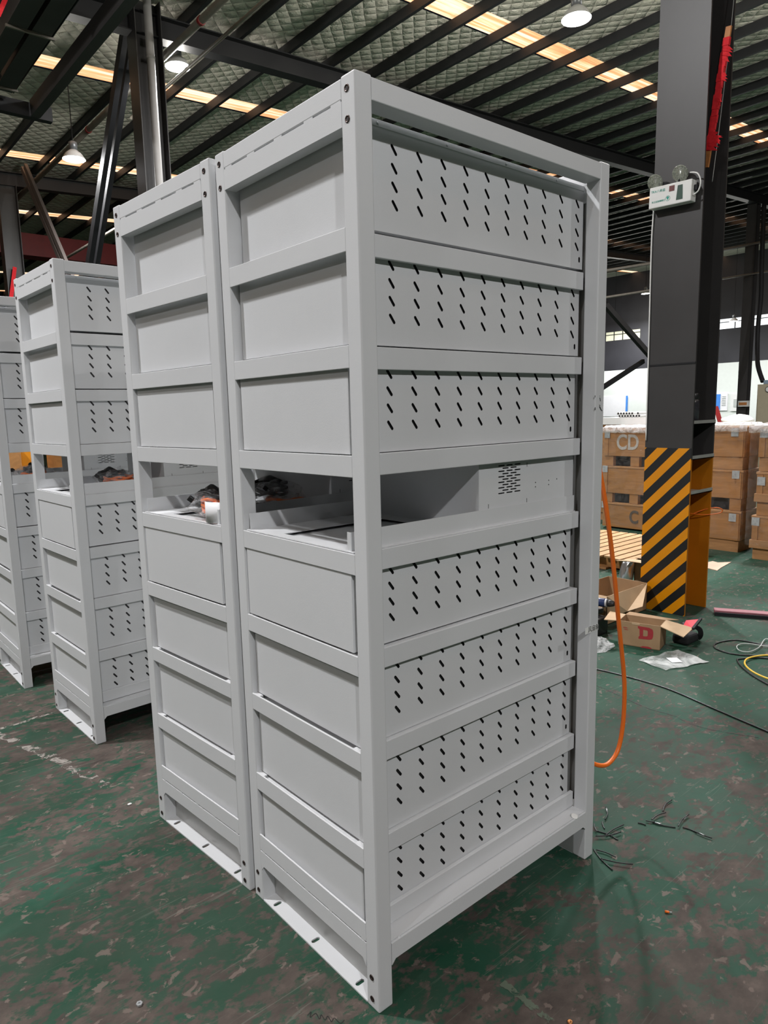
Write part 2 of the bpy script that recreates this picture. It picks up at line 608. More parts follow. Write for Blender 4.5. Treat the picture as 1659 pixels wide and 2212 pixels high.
def basis(xa, ya, origin):
    """matrix whose local x, y run along the given directions"""
    x = Vector(xa).normalized()
    y = Vector(ya)
    y = (y - x * y.dot(x)).normalized()
    z = x.cross(y)
    o = Vector(origin)
    return Matrix(((x.x, y.x, z.x, o.x), (x.y, y.y, z.y, o.y), (x.z, y.z, z.z, o.z), (0, 0, 0, 1)))


def spline(pts, n=8):
    """Catmull-Rom through the points"""
    P = [Vector(p) for p in pts]
    out = []
    for i in range(len(P) - 1):
        p0, p1, p2, p3 = P[max(i - 1, 0)], P[i], P[i + 1], P[min(i + 2, len(P) - 1)]
        for k in range(n):
            t = k / n
            out.append(0.5 * ((2 * p1) + (p2 - p0) * t + (2 * p0 - 5 * p1 + 4 * p2 - p3) * t * t + (3 * p1 - p0 - 3 * p2 + p3) * t ** 3))
    out.append(P[-1])
    return out


# ================================================================== THE SETTING
X0W, X1W, Y0W, Y1W = -15.0, 42.0, -15.0, 46.0


def roof_z(x):
    return 8.05 + 0.053 * (x - 8.0)


struct(MB().add([(X0W, Y0W, 0), (X1W, Y0W, 0), (X1W, Y1W, 0), (X0W, Y1W, 0)], [(0, 1, 2, 3)]).build('floor', M_FLOOR))
# end wall: white panels below, dark cladding and a window band above
struct(MB().box(X1W, X1W + 0.2, Y0W, Y1W, 0, 3.82).build('wall_end', M_WALLW))
WZ0, WZ1 = 5.77, 6.34
mb = MB().box(X1W, X1W + 0.2, Y0W, Y1W, 3.82, WZ0).box(X1W, X1W + 0.2, Y0W, Y1W, WZ1, 10.2)
wins = [(-3.0, 3.0), (8.2, 12.0), (12.9, 20.4), (22.6, 27.4), (30, 36)]
edges = [Y0W] + [e for w in wins for e in w] + [Y1W]
for a, b in zip(edges[::2], edges[1::2]):
    mb.box(X1W, X1W + 0.2, a, b, WZ0, WZ1)
struct(mb.build('wall_end_upper', M_WALLD))
for n, (a, b) in enumerate(wins):
    w = struct(MB().box(X1W + 0.08, X1W + 0.1, a, b, WZ0, WZ1).build('window_%d' % (n + 1), M_WINDIRTY if a > 21 else M_WINDOW))
    f = MB().box(X1W + 0.02, X1W + 0.07, a, b, 6.13, 6.17)
    k = a
    while k < b:
        f.box(X1W + 0.02, X1W + 0.07, k - 0.02, k + 0.02, WZ0, WZ1)
        k += 0.62 if a > 21 else 1.3
    f.build('glazing_bar', M_STEELD, w)
struct(MB().box(X0W, X1W, Y1W, Y1W + 0.2, 0, 10.2).build('wall_left', M_WALLD))
struct(MB().box(X0W, X1W, Y0W - 0.2, Y0W, 0, 10.2).build('wall_right', M_WALLD))
struct(MB().box(X0W - 0.2, X0W, Y0W, Y1W, 0, 10.2).build('wall_back', M_WALLD))

# roof: foil bands between daylit strips
STRIPS = [-7.9, -2.75, 2.38, 7.50, 12.68, 17.80, 23.0, 28.2, 33.4, 38.6]
SW = 0.27
e = [Y0W]
for s in STRIPS:
    e += [s - SW, s + SW]
e.append(Y1W)
mb = MB()
for a, b in zip(e[::2], e[1::2]):
    mb.add([(X0W, a, roof_z(X0W)), (X1W, a, roof_z(X1W)), (X1W, b, roof_z(X1W)), (X0W, b, roof_z(X0W))], [(0, 3, 2, 1)])
struct(mb.build('ceiling', M_FOIL))
for n, s in enumerate(STRIPS):
    mb = MB()
    for k in range(6):      # shallow corrugations along the slope
        y0, y1 = s - SW + SW * 2 * k / 6, s - SW + SW * 2 * (k + 1) / 6
        ym = (y0 + y1) / 2
        z0, z1 = 0.03, 0.055
        mb.add([(X0W, y0, roof_z(X0W) + z0), (X1W, y0, roof_z(X1W) + z0), (X1W, ym, roof_z(X1W) + z1), (X0W, ym, roof_z(X0W) + z1)], [(0, 3, 2, 1)])
        mb.add([(X0W, ym, roof_z(X0W) + z1), (X1W, ym, roof_z(X1W) + z1), (X1W, y1, roof_z(X1W) + z0), (X0W, y1, roof_z(X0W) + z0)], [(0, 3, 2, 1)])
    struct(mb.build('window_%d' % (n + 11), M_SKY))

# purlins along y on top of the rafters
pur = None
for k in range(40):
    x = 8.62 + 0.97 * (k - 8)
    if pur is None:
        # C section, lips down
        prof = [(-0.030, -0.165), (0.035, -0.165), (0.035, -0.15), (-0.016, -0.15), (-0.016, -0.015), (0.035, -0.015), (0.035, 0.0), (-0.030, 0.0)]
        pur = MB().prism(prof, 'y', -3.0, 45.9).build('roof_purlin', M_PURLIN)
        tag(pur, 'thin dark steel purlin running under the quilted silver roof', 'purlin', 'roof purlins under the foil')
        o = pur
    else:
        o = pur.copy()
        COL.objects.link(o)
    o.location = (x, 0, roof_z(x) - 0.012)

# frame rafters along x
for y, lab in ((9.94, 'nearest dark steel roof rafter crossing the picture behind the tall rack'),
               (18.64, 'second dark steel roof rafter beyond the white downpipe column'),
               (27.34, 'farthest dark steel roof rafter deep on the left'),
               (1.24, 'dark steel roof rafter carried by the striped column')):
    x0, x1 = (-3.0, 41.8) if y > 2 else (4.0, 41.8)
    zb = lambda x: roof_z(x) - 0.180 - 0.33
    mb = MB()
    for (h0, h1, w) in ((0.0, 0.018, 0.11), (0.018, 0.312, 0.006), (0.312, 0.33, 0.11)):
        vs = []
        for x in (x0, x1):
            for a, b in ((-w, h0), (w, h0), (w, h1), (-w, h1)):
                vs.append((x, y + a, zb(x) + b))
        mb.add(vs, [(0, 1, 2, 3), (7, 6, 5, 4), (0, 4, 5, 1), (1, 5, 6, 2), (2, 6, 7, 3), (3, 7, 4, 0)])
    tag(mb.build('roof_rafter', M_PURLIN), lab, 'rafter')


# ------------------------------------------------------------------ columns
def h_section(mb, x0, x1, yc, wy, z0, z1, tf=0.014, tw=0.010):
    mb.box(x0, x0 + tf, yc - wy / 2, yc + wy / 2, z0, z1)
    mb.box(x1 - tf, x1, yc - wy / 2, yc + wy / 2, z0, z1)
    mb.box(x0 + tf, x1 - tf, yc - tw / 2, yc + tw / 2, z0, z1)
    return mb


def column(xc0, xc1, yc, label, top, name='steel_column'):
    t = empty(name, ((xc0 + xc1) / 2, yc, 0))
    tag(t, label, 'column')
    mb = MB()
    h_section(mb, xc0 - t.location.x, xc1 - t.location.x, 0, 0.33, 0.0, top)
    mb.build('h_section', M_STEEL, t)
    return t


CX0, CX1, CY = 3.82, 4.16, 1.235
colr = empty('steel_column', ((CX0 + CX1) / 2, CY, 0))
tag(colr, 'dark grey steel column with black and amber hazard stripes at its foot', 'column')
cx = colr.location.x
mb = MB()
h_section(mb, CX0 - cx, CX1 - cx, 0, 0.34, 1.118, roof_z(4) - 0.5)
o = mb.build('shaft', M_STEEL, colr)
mb = MB()
h_section(mb, CX0 - cx, CX1 - cx, 0, 0.34, 0.0, 1.118)
mb.build('amber_foot', M_ORANGE, colr)
MB().box(CX0 - cx - 0.0025, CX0 - cx - 0.0005, -0.169, 0.169, 0.0, 1.198).build('hazard_stripe_sheet', M_STRIPE, colr)
MB().box(CX0 - cx - 0.004, CX0 - cx + 0.002, -0.17, 0.17, 1.772, 1.784).build('weld_seam', M_STEELD, colr)
for z in (1.36, 1.118, 0.872):
    mb = MB().box(CX0 - cx + 0.016, CX1 - cx - 0.002, -0.175, -0.007, z, z + 0.006)
    mb.box(CX0 - cx + 0.016, CX1 - cx - 0.002, -0.175, -0.170, z, z + 0.028)
    mb.build('shelf_plate', M_SHELF, colr)

c2 = column(3.82, 4.25, 9.90, 'dark steel column with a white downpipe, behind the second rack', roof_z(4) - 0.03)
c3 = column(3.82, 4.25, 18.6, 'dark steel column at the far left edge of the picture', roof_z(4) - 0.5)
c4 = column(26.8, 27.15, 10.05, 'far grey steel column carrying the dark hose and the small orange box', roof_z(27) - 0.5)
p = MB().tube([(4.03, 9.72, 0.0), (4.03, 9.72, 7.78)], 0.062, 14)
p = p.build('downpipe', M_PIPEW, None, True)
tag(p, 'white plastic downpipe fixed to the column behind the second rack', 'pipe')
for z in (2.4, 4.68, 6.95):
    MB().lathe([(0.064, -0.02), (0.068, -0.015), (0.068, 0.015), (0.064, 0.02)], (4.03, 9.72, z), (0, 0, 1), 16).build('pipe_clip', M_PIPEW, p)

# X bracing between the column rows
b1 = MB().bar((4.0, 10.5, 7.7), (4.0, 16.60, 0.02), 0.09, 0.17, (0, 1, 0)).bar((4.13, 10.5, 7.7), (4.13, 16.60, 0.02), 0.09, 0.17, (0, 1, 0)).build('diagonal_brace', M_STEELD)
tag(b1, 'near black diagonal brace left of the white downpipe, leaning left', 'brace')
b2 = MB().bar((4.30, 17.7, 7.6), (4.30, 13.2, 2.55), 0.07, 0.13, (0, 1, 0)).bar((4.30, 17.95, 7.6), (4.30, 13.45, 2.55), 0.07, 0.13, (0, 1, 0)).build('diagonal_brace', plain('brown_grey_steel', (0.085, 0.070, 0.064), 0.5))
tag(b2, 'brownish diagonal brace at the far left, leaning right above the third rack', 'brace')

# crane runway and tie beam high on the left
t = empty('crane_runway', (2.0, 6.0, 6.2))
tag(t, 'heavy grey crane runway girder running overhead at the top left', 'girder')
for x0, x1 in ((1.66, 1.88), (1.93, 2.16)):
    mb = MB().box(x0 - 2, x1 - 2, -7.0, 4.35, 0, 0.02).box((x0 + x1) / 2 - 2.01, (x0 + x1) / 2 - 1.99, -7.0, 4.35, 0.02, 0.55).box(x0 - 2, x1 - 2, -7.0, 4.35, 0.55, 0.57)
    mb.build('girder', M_GIRDER, t)
MB().box(0.17, 0.18, -7.0, 4.35, 0.0, 0.75).build('side_web', M_PURLIN, t)
for y in (-0.6, 1.15, 2.45, 4.2):
    MB().box(-0.36, 0.2, y, y + 0.03, -0.03, 0.0).build('joint_plate', M_PIPEG, t)
tb = MB().box(2.43, 2.56, -1.0, 10.5, 6.0, 6.02).box(2.43, 2.44, -1.0, 10.5, 6.02, 6.22).build('tie_beam', M_GIRDER)
tag(tb, 'slim grey tie beam just right of the crane runway girder', 'beam')
cb = MB().box(1.2, 2.75, 10.52, 10.64, 6.0, 6.2).build('cross_beam', M_PURLIN)
tag(cb, 'dark cross beam closing the end of the crane runway', 'beam')

# pipes under the roof
p = MB().tube([(4.4, -2.0, 7.19), (4.4, 19.6, 7.19)], 0.055, 12).build('roof_pipe', M_PIPEG, None, True)
tag(p, 'thick dusty grey pipe slanting under the roof behind the white downpipe', 'pipe')
for y in (8.75, 13.6):
    MB().lathe([(0.057, -0.03), (0.066, -0.025), (0.066, 0.025), (0.057, 0.03)], (4.4, y, 7.19), (0, 1, 0), 14).build('red_pipe_band', M_RED, p)
p = MB().tube([(4.62, 4.0, 6.95), (4.62, 12.0, 6.95)], 0.026, 8).build('roof_pipe', M_PIPEG, None, True)
tag(p, 'thin dusty conduit under the roof passing in front of the lamp', 'pipe')
p = MB().tube([(4.75, 10.2, 5.35), (4.75, 22.0, 5.35)], 0.03, 8).build('roof_pipe', M_PIPEG, None, True)
tag(p, 'thin grey conduit low under the roof above the third rack', 'pipe')
p = MB().tube([(14.0, 9.9, 4.62), (20.5, 9.9, 5.86), (28.5, 9.9, 7.52)], 0.045, 8).build('roof_pipe', M_PIPEG, None, True)
tag(p, 'pale conduit rising past the striped column towards the right edge', 'pipe')
p = MB().tube([(14.0, 9.9, 3.98), (20.5, 9.9, 5.06), (28.5, 9.9, 6.40)], 0.035, 8).build('roof_pipe', M_PIPEG, None, True)
tag(p, 'lower pale conduit passing behind the striped column', 'pipe')
p = MB().bar((17.2, 10.3, 4.7), (26.2, 10.3, 0.07), 0.12, 0.16).build('diagonal_brace', M_STEEL)
tag(p, 'dim diagonal brace falling towards the striped column on the right of the rack', 'brace')
p = MB().bar((20.6, 10.62, 2.9), (12.6, 10.62, 0.02), 0.10, 0.13).build('diagonal_brace', M_STEELD)
tag(p, 'black diagonal brace in front of the white far wall', 'brace')

# red bridge crane across the far left
t = empty('bridge_crane', (5, 22.0, 6.4))
tag(t, 'dark red bridge crane girder far behind the racks on the left', 'crane')
MB().box(-9, 9, -0.25, 0.25, 0.02, 0.62).build('girder', M_RED, t)
MB().box(-9, 9, -0.3, 0.3, -0.02, 0.02).build('bottom_flange', M_RED, t)
text_mesh('painted_number', '10', 0.42, plain('faded_pink_paint', (0.42, 0.2, 0.18), 0.7), t, basis((1, 0, 0), (0, 0, 1), (-2.35, -0.256, 0.30)), 0.004)


# ------------------------------------------------------------------ lamps
def lamp(x, y, z, share, label, first=[None]):
    t = empty('high_bay_lamp', (x, y, z))
    tag(t, label, 'lamp', 'high bay lamps under the roof')
    rz = roof_z(x) - z
    MB().lathe([(0.045, 0.16), (0.075, 0.17), (0.08, 0.30), (0.05, 0.32)]).build('housing', M_LAMPB, t, True)
    mb = MB()
    n = 28
    prof = [(0.07, 0.165), (0.15, 0.10), (0.205, 0.012), (0.210, 0.0), (0.200, 0.004), (0.145, 0.09), (0.06, 0.155)]
    mb.lathe(prof, n=n)
    mb.build('reflector', M_WHITE, t, True)
    MB().lathe([(0.0, 0.012), (0.10, 0.010), (0.196, 0.008), (0.196, 0.004), (0.10, 0.002), (0.0, 0.0)], n=n).build('lit_lens', M_LAMP, t, True)
    MB().tube([(0, 0, 0.31), (0, 0, rz - 0.02)], 0.008, 6).build('suspension_cord', M_STEELD, t)
    ld = bpy.data.lights.new('lamp_light', 'AREA')
    ld.shape = 'DISK'
    ld.size = 0.36
    ld.energy = LAMP_W * share
    ld.color = LAMP_COL
    lo = bpy.data.objects.new('lamp_light', ld)
    COL.objects.link(lo)
    lo.parent = t
    lo.location = (0, 0, -0.012)
    # added point light for sideways and upward leak, brightening the roof foil
    lp = bpy.data.lights.new('lamp_spill', 'POINT')
    lp.shadow_soft_size = 0.10
    lp.energy = LAMP_W * share * SPILL
    lp.color = (1.0, 0.97, 0.90)
    lo = bpy.data.objects.new('lamp_spill', lp)
    COL.objects.link(lo)
    lo.parent = t
    lo.location = (0, 0, -0.13)
    return t


for L in LAMPS:
    lamp(*L)


# ================================================================== RACKS
RL, RW, RH, RP = 0.960, 0.6006, 2.200, 0.047
LTOP = [1.900, 1.652, 1.407, 1.178, 0.930, 0.686, 0.433, 0.228]
TRAYS = [  # x of the front, z of the bottom, near side y
    (0.0395, 1.9115), (0.024, 1.657), (0.011, 1.409), (0.003, 0.935), (0.016, 0.688), (0.016, 0.435), (0.012, 0.187)]
TH, TY0, TY1 = 0.236, 0.064, 0.545


def tray_mesh(x0, z0):
    L = 0.888
    x1 = x0 + L
    mb = MB()
    holes = {}
    us = [x0, x0 + 0.0845]
    for k in range(9):
        us.append(x0 + 0.125 + 0.0812 * (k + 0.5))
    us += [x0 + 0.125 + 0.0812 * 9.5 if x0 + 0.125 + 0.0812 * 9.5 < x1 - 0.002 else x1 - 0.004, x1]
    vs = [z0, z0 + 0.012, z0 + 0.0415]
    for k in range(4):
        vs.append(z0 + 0.183 - 0.0402 * 3 + 0.0402 * (k + 0.5))
    vs.append(z0 + TH)
    for i in range(10):
        for j in range(4):
            cu = x0 + 0.125 + 0.0812 * i
            cv = z0 + 0.183 - 0.0402 * (3 - j)
            holes[(i + 1, j + 2)] = capsule(cu, cv, 0.0061, -0.0080, 0.0039)
    holes[(10, 1)] = capsule(x0 + 0.125 + 0.0812 * 9 + 0.014, z0 + 0.027, 0, 0.004, 0.0042)
    mb.holed(lambda u, v: (u, TY0, v), us, vs, holes)
    # the other five sides of the sheet metal box
    y0, y1, z1 = TY0, TY1, z0 + TH
    mb.add([(x0, y0, z0), (x0, y1, z0), (x0, y1, z1), (x0, y0, z1), (x1, y0, z0), (x1, y1, z0), (x1, y1, z1), (x1, y0, z1)],
           [(0, 3, 2, 1), (4, 5, 6, 7), (1, 2, 6, 5), (0, 1, 5, 4), (3, 7, 6, 2)])
    return mb


def insert_mesh(y, z):
    return MB().lathe([(0.0042, 0.004), (0.0042, -0.0005), (0.0068, -0.0018), (0.0078, -0.0008), (0.0078, 0.0)], (0, y, z), (1, 0, 0), 18)


def make_rack():
    r = empty('battery_rack', (0, 0, 0))
    bv = 0.0022
    for x in (0, RL - RP):
        for y in (0, RW - RP):
            MB().box(x, x + RP, y, y + RP, 0, RH).build('post', M_RACK, r, bevel=0.004, seg=3)
    a, b = RP, RL - RP
    # long side rails: top rails flush with the posts, foot channels, recessed shelf angles
    for y0, y1, s in ((0.0, 0.052, 1), (RW - 0.052, RW, -1)):
        MB().box(a - 0.001, b + 0.001, y0, y1, 2.150, 2.196).build('top_rail', M_RACK, r, bevel=bv)
    mb = MB().box(a, b, 0, 0.006, 0.125, 0.1725).box(a, b, 0.0072, 0.056, 0.13, 0.1745)
    for k in range(5):
        x = a + 0.03 + k * 0.2
        mb.lathe([(0.004, -0.002), (0.0035, 0.0015), (0.001, 0.0022)], (x, 0.0066, 0.173), (0, 0, 1), 8)
    mb.prism([(a, 0.125), (a, 0.112), (a + 0.013, 0.125)], 'y', 0.0, 0.005).prism([(b, 0.125), (b - 0.013, 0.125), (b, 0.112)], 'y', 0.0, 0.005)
    mb.build('foot_channel', M_RACK, r)
    MB().box(a, b, RW - 0.05, RW, 0.125, 0.1745).build('foot_channel', M_RACK, r, bevel=bv)
    for i, z in enumerate(LTOP):
        h = 0.051
        MB().box(a, b, 0.050, 0.0615, z - h, z).build('shelf_angle', M_RACK, r, bevel=0.0015)
        MB().box(a, b, RW - 0.0615, RW - 0.050, z - h, z).build('shelf_angle', M_RACK, r)
        if i < 7:
            # inward ledges the drawer boxes slide on
            MB().box(a + 0.002, b - 0.002, 0.062, 0.10, z - 0.004, z).build('runner_ledge', M_RACK, r)
            MB().box(a + 0.002, b - 0.002, RW - 0.10, RW - 0.062, z - 0.004, z).build('runner_ledge', M_RACK, r)
    # narrow ends
    c, d = RP, RW - RP
    for x0, x1, out in ((0.0, 0.033, 1), (RL - 0.033, RL, -1)):
        MB().box(x0, x1, c - 0.001, d + 0.001, 2.1545, 2.196).build('top_rail', M_RACK, r, bevel=bv)
        mb = MB().box(x0, x1, c - 0.001, d + 0.001, 2.1005, 2.1508)
        for y in (c + 0.002, 0.150, 0.275, 0.400, d - 0.040):     # weld spots bridging the slit
            mb.box(x0 + 0.0002, x1, y, y + 0.034, 2.1505, 2.1550)
        mb.box(x0 + 0.014 if out > 0 else x0, x1 if out > 0 else x1 - 0.014, c, d, 2.149, 2.157)
        mb.build('header_rail', M_RACK, r)
        hx0, hx1 = x0, x1
        x0, x1 = (0.0, 0.0052) if out > 0 else (RL - 0.0052, RL)
        for i, z in enumerate(LTOP[:-1]):
            h = 0.0545 if i == 6 else 0.050
            mb = MB().box(x0, x1, c - 0.001, d + 0.001, z - h, z)
            o = mb.build('cross_rail', M_RACK, r, bevel=0.0012)
            for y in (c, d - 0.034):      # weld tabs at the two ends
                MB().box(x1 - 0.002 if out > 0 else x0 - 0.012, x1 + 0.012 if out > 0 else x0 + 0.002, y, y + 0.034, z - 0.006, z - 0.001).build('weld_tab', M_RACK, o)
        MB().box(x0, x1, c - 0.001, d + 0.001, 0.1768, 0.228).build('cross_rail', M_RACK, r, bevel=0.0012)
        x0, x1 = hx0, hx1
        mb = MB().box(x0, x1, c - 0.001, d + 0.001, 0.124, 0.1725)
        for y in (c + 0.005, 0.19, 0.30, 0.41, d - 0.025):
            mb.box(x0 + 0.0004, x1, y, y + 0.014, 0.172, 0.1775)
        mb.box(x0 + 0.014 if out > 0 else x0, x1 if out > 0 else x1 - 0.014, c, d, 0.171, 0.178)
        mb.prism([(c, 0.124), (c, 0.106), (c + 0.014, 0.124)], 'x', x0, x0 + 0.005).prism([(d, 0.124), (d - 0.014, 0.124), (d, 0.106)], 'x', x0, x0 + 0.005)
        mb.build('foot_rail', M_RACK, r)
    # foot plate with three bolt slots, kick plate behind
    for x0, x1, kx in ((0.001, 0.046, 0.0455), (RL - 0.046, RL - 0.001, RL - 0.0475)):
        mb = MB()
        ys = [c, 0.20, 0.40, d]
        hs = {(0, 0): capsule((x0 + x1) / 2, 0.106, 0.0075, 0, 0.0065), (0, 1): capsule((x0 + x1) / 2, 0.307, 0.0075, 0, 0.0065), (0, 2): capsule((x0 + x1) / 2, 0.508, 0.0075, 0, 0.0065)}
        mb.holed(lambda u, v: (u, v, 0.005), [x0, x1], ys, hs)
        mb.holed(lambda u, v: (u, v, 0.0008), [x0, x1], ys, hs)
        mb.add([(x0, c, 0.0008), (x0, d, 0.0008), (x0, d, 0.005), (x0, c, 0.005)], [(0, 1, 2, 3)])
        mb.add([(x1, c, 0.0008), (x1, d, 0.0008), (x1, d, 0.005), (x1, c, 0.005)], [(3, 2, 1, 0)])
        mb.build('foot_plate', M_RACK, r)
        MB().box(kx, kx + 0.002, c - 0.002, d + 0.002, 0.005, 0.20).build('kick_plate', M_KICK, r)
    MB().box(RL - 0.0265, RL - 0.0255, c + 0.002, d - 0.002, 0.18, 2.15).build('end_panel', M_KICK, r)
    for y in (0.026, 0.578):
        for z in (2.171, 2.111, 0.0875, 0.0265):
            o = insert_mesh(y, z).build('threaded_insert', M_INSERT, r, True)
            MB().lathe([(0.0041, -0.0004), (0.0041, -0.0001)], (0, y, z), (1, 0, 0), 14).build('bore', M_HOLE, o)
    # drawer boxes
    for i, (x0, z0) in enumerate(TRAYS):
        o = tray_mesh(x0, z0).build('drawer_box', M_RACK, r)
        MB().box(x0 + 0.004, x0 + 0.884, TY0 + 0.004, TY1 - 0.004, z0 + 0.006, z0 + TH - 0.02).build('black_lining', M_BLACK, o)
        if i == 0:
            l = MB().box(x0 - 0.001, x0 + 0.889, TY0 - 0.0012, TY1 + 0.001, z0 + TH - 0.0135, z0 + TH + 0.0012).build('lid', M_RACK, o, bevel=0.0006, seg=1)
            for k in range(4):
                MB().lathe([(0.0030, 0.0), (0.0030, 0.0012), (0.0016, 0.0016)], (x0 + 0.075 + 0.225 * k, TY0 - 0.0012, z0 + TH - 0.007), (0, -1, 0), 12).build('screw', M_ALU, o)
    # open bay: floor sheet with a cut-out, side lips, the power module
    zf = 1.181
    mb = MB()
    for q in ((0.006, 0.040, 0.055, 0.545), (0.040, 0.90, 0.055, 0.115), (0.040, 0.90, 0.405, 0.545), (0.40, 0.90, 0.115, 0.405)):
        mb.box(*q, zf - 0.0025, zf)
    mb.build('bay_floor', M_RACK, r)
    MB().box(0.012, 0.905, 0.533, 0.5345, zf, 1.227).build('side_lip', M_RACK, r)
    mb = MB().box(0.03, 0.906, 0.0635, 0.065, zf, 1.229).box(0.010, 0.012, 0.071, 0.084, zf, 1.226).box(0.012, 0.06, 0.070, 0.0715, zf, 1.226)
    mb.build('side_lip', M_RACK, r)
    mx0, mx1, my0, my1, mz0, mz1 = 0.461, 0.906, 0.069, 0.52, zf, 1.365
    mb = MB()
    us = [mx0, 0.540] + [0.540 + 0.0175 * k for k in range(1, 7)] + [mx1]
    hs, vs = {}, [mz0, 1.2635]
    rows = 11
    for j in range(rows):
        vs.append(1.2635 + 0.0078 * (j + 1))
    vs.append(mz1)
    # one grid cell per slot: odd and even rows use staggered cells, so lay each row as its own strip
    f3 = lambda u, v: (u, my0, v)
    mb.holed(f3, [mx0, mx1], [vs[0], vs[1]], {})
    for j in range(rows):
        odd = j % 2 == 0
        cu0 = 0.557 if odd else 0.575
        n = 3 if odd else 2
        u_ = [mx0, cu0 - 0.018] + [cu0 - 0.018 + 0.036 * (k + 1) for k in range(n)] + [mx1]
        h_ = {(k + 1, 0): capsule(cu0 + 0.036 * k, (vs[j + 1] + vs[j + 2]) / 2, 0.0118, 0, 0.0017, 4) for k in range(n)}
        mb.holed(f3, u_, [vs[j + 1], vs[j + 2]], h_)
    mb.holed(f3, [mx0, mx1], [vs[-2], vs[-1]], {})
    mb.add([(mx0, my0, mz0), (mx0, my1, mz0), (mx0, my1, mz1), (mx0, my0, mz1), (mx1, my0, mz0), (mx1, my1, mz0), (mx1, my1, mz1), (mx1, my0, mz1)],
           [(0, 3, 2, 1), (4, 5, 6, 7), (1, 2, 6, 5), (0, 1, 5, 4), (3, 7, 6, 2)])
    m = mb.build('power_module', M_RACK, r)
    for x, z in ((0.714, 1.285), (0.714, 1.272), (0.779, 1.286), (0.779, 1.273), (0.82, 1.287)):
        MB().lathe([(0.0018, 0.0), (0.0018, 0.0008)], (x, my0, z), (0, -1, 0), 10).build('rivet', M_STEEL, m)
    mb = MB()
    for x, z in ((0.672, 1.341), (0.672, 1.236), (0.50, 1.236)):
        mb.box(x, x + 0.0016, my0 - 0.0004, my0, z - 0.006, z + 0.006)
    mb.build('slit', M_HOLE, m)
    return r


rack = make_rack()
tag(rack, 'nearest and largest light grey steel rack, with rows of slanted vent slots facing right', 'rack', 'light grey battery racks')
rack2 = copy_tree(rack)
rack2.location = (-0.0083, 0.6083 + 0.012, 0)
rack2.rotation_euler = (0, 0, 0.0697)
tag(rack2, 'second light grey steel rack standing tight against the left of the nearest one', 'rack', 'light grey battery racks')
rack3 = copy_tree(rack)
rack3.location = (-0.026, 1.985, 0)
rack3.rotation_euler = (0, 0, 0.027)
rack3.scale = (1, 0.962, 0.991)
tag(rack3, 'third light grey steel rack, across the gap behind the second one', 'rack', 'light grey battery racks')
rack4 = copy_tree(rack)
rack4.location = (-0.096, 2.964, 0)
rack4.scale = (1, 0.95, 0.985)
tag(rack4, 'farthest light grey steel rack, cut off by the left edge of the picture', 'rack', 'light grey battery racks')


# ------------------------------------------------------------------ marks and tags on the nearest rack
XZ = lambda x, y, z: basis((1, 0, 0), (0, 0, 1), (x, y, z))      # a flat thing facing -y
MB().box(0.885, 0.9585, -0.0012, -0.0002, 0.7925, 0.8125).build('tape_label', M_WHITE, rack)['label'] = 'white tape label with handwritten characters on the far post'
o = text_mesh('handwritten_characters', '风扇输', 0.0215, M_INK, kids(rack)[-1], XZ(0.9315, -0.0014, 0.8025), 0.0004)
mb = MB()
for x, z, w, h, sk in ((0.909, 1.533, 0.003, 0.006, 0), (0.9375, 1.524, 0.003, 0.011, 0.002), (0.9355, 1.534, 0.002, 0.002, 0),
                       (0.911, 1.4965, 0.004, 0.008, 0), (0.936, 1.506, 0.004, 0.003, 0.002), (0.940, 1.497, 0.005, 0.012, 0.005), (0.948, 1.490, 0.005, 0.002, 0)):
    mb.add([(x - w / 2 - sk, -0.0006, z + h / 2), (x + w / 2 - sk, -0.0006, z + h / 2), (x + w / 2 + sk, -0.0006, z - h / 2), (x - w / 2 + sk, -0.0006, z - h / 2)], [(3, 2, 1, 0)])
mb.build('ink_marks', M_INK, rack)
wsh = MB().lathe([(0.011, 0.0), (0.0115, 0.001), (0.0115, 0.003), (0.0105, 0.0038), (0.004, 0.004)], (0.862, 0.010, 0.1752), (-0.1, -0.35, 1), 22).build('round_cap', M_WHITE, None, True)
tag(wsh, 'small white round cap lying on the foot ledge of the nearest rack', 'cap')


# ------------------------------------------------------------------ bags of cables in the open bays
def blob(mb, c, r, seed, n=26, rough=0.25, flat=0.0):
    """crumpled closed skin around a centre"""
    rnd = random.Random(seed)
    ph = [(rnd.uniform(2, 7), rnd.uniform(2, 7), rnd.uniform(0, 6), rnd.uniform(0, 6)) for _ in range(7)]
    vs, fs = [], []
    m = n // 2
    for i in range(m + 1):
        th = PI * i / m
        for k in range(n):
            a = 2 * PI * k / n
            q = 1 + rough * sum(math.sin(p[0] * th + p[2]) * math.sin(round(p[1]) * a + p[3]) for p in ph) / 3.0
            x, y, z = math.sin(th) * math.cos(a) * q, math.sin(th) * math.sin(a) * q, math.cos(th) * q
            vs.append((c[0] + r[0] * x, c[1] + r[1] * y, max(c[2] + r[2] * z, flat)))
    for i in range(m):
        for k in range(n):
            fs.append((i * n + k, (i + 1) * n + k, (i + 1) * n + (k + 1) % n, i * n + (k + 1) % n))
    return mb.add(vs, fs)


def coil(c, rx, ry, turns, rise, rot=0.0, n=22, seed=1):
    rnd = random.Random(seed)
    pts = []
    for i in range(int(turns * n) + 1):
        a = 2 * PI * i / n
        w = 1 + 0.06 * math.sin(i * 0.7 + seed)
        x, y = rx * math.cos(a) * w, ry * math.sin(a) * w
        pts.append((c[0] + x * math.cos(rot) - y * math.sin(rot), c[1] + x * math.sin(rot) + y * math.cos(rot), c[2] + rise * i / (turns * n) + 0.004 * math.sin(i * 1.3)))
    return pts


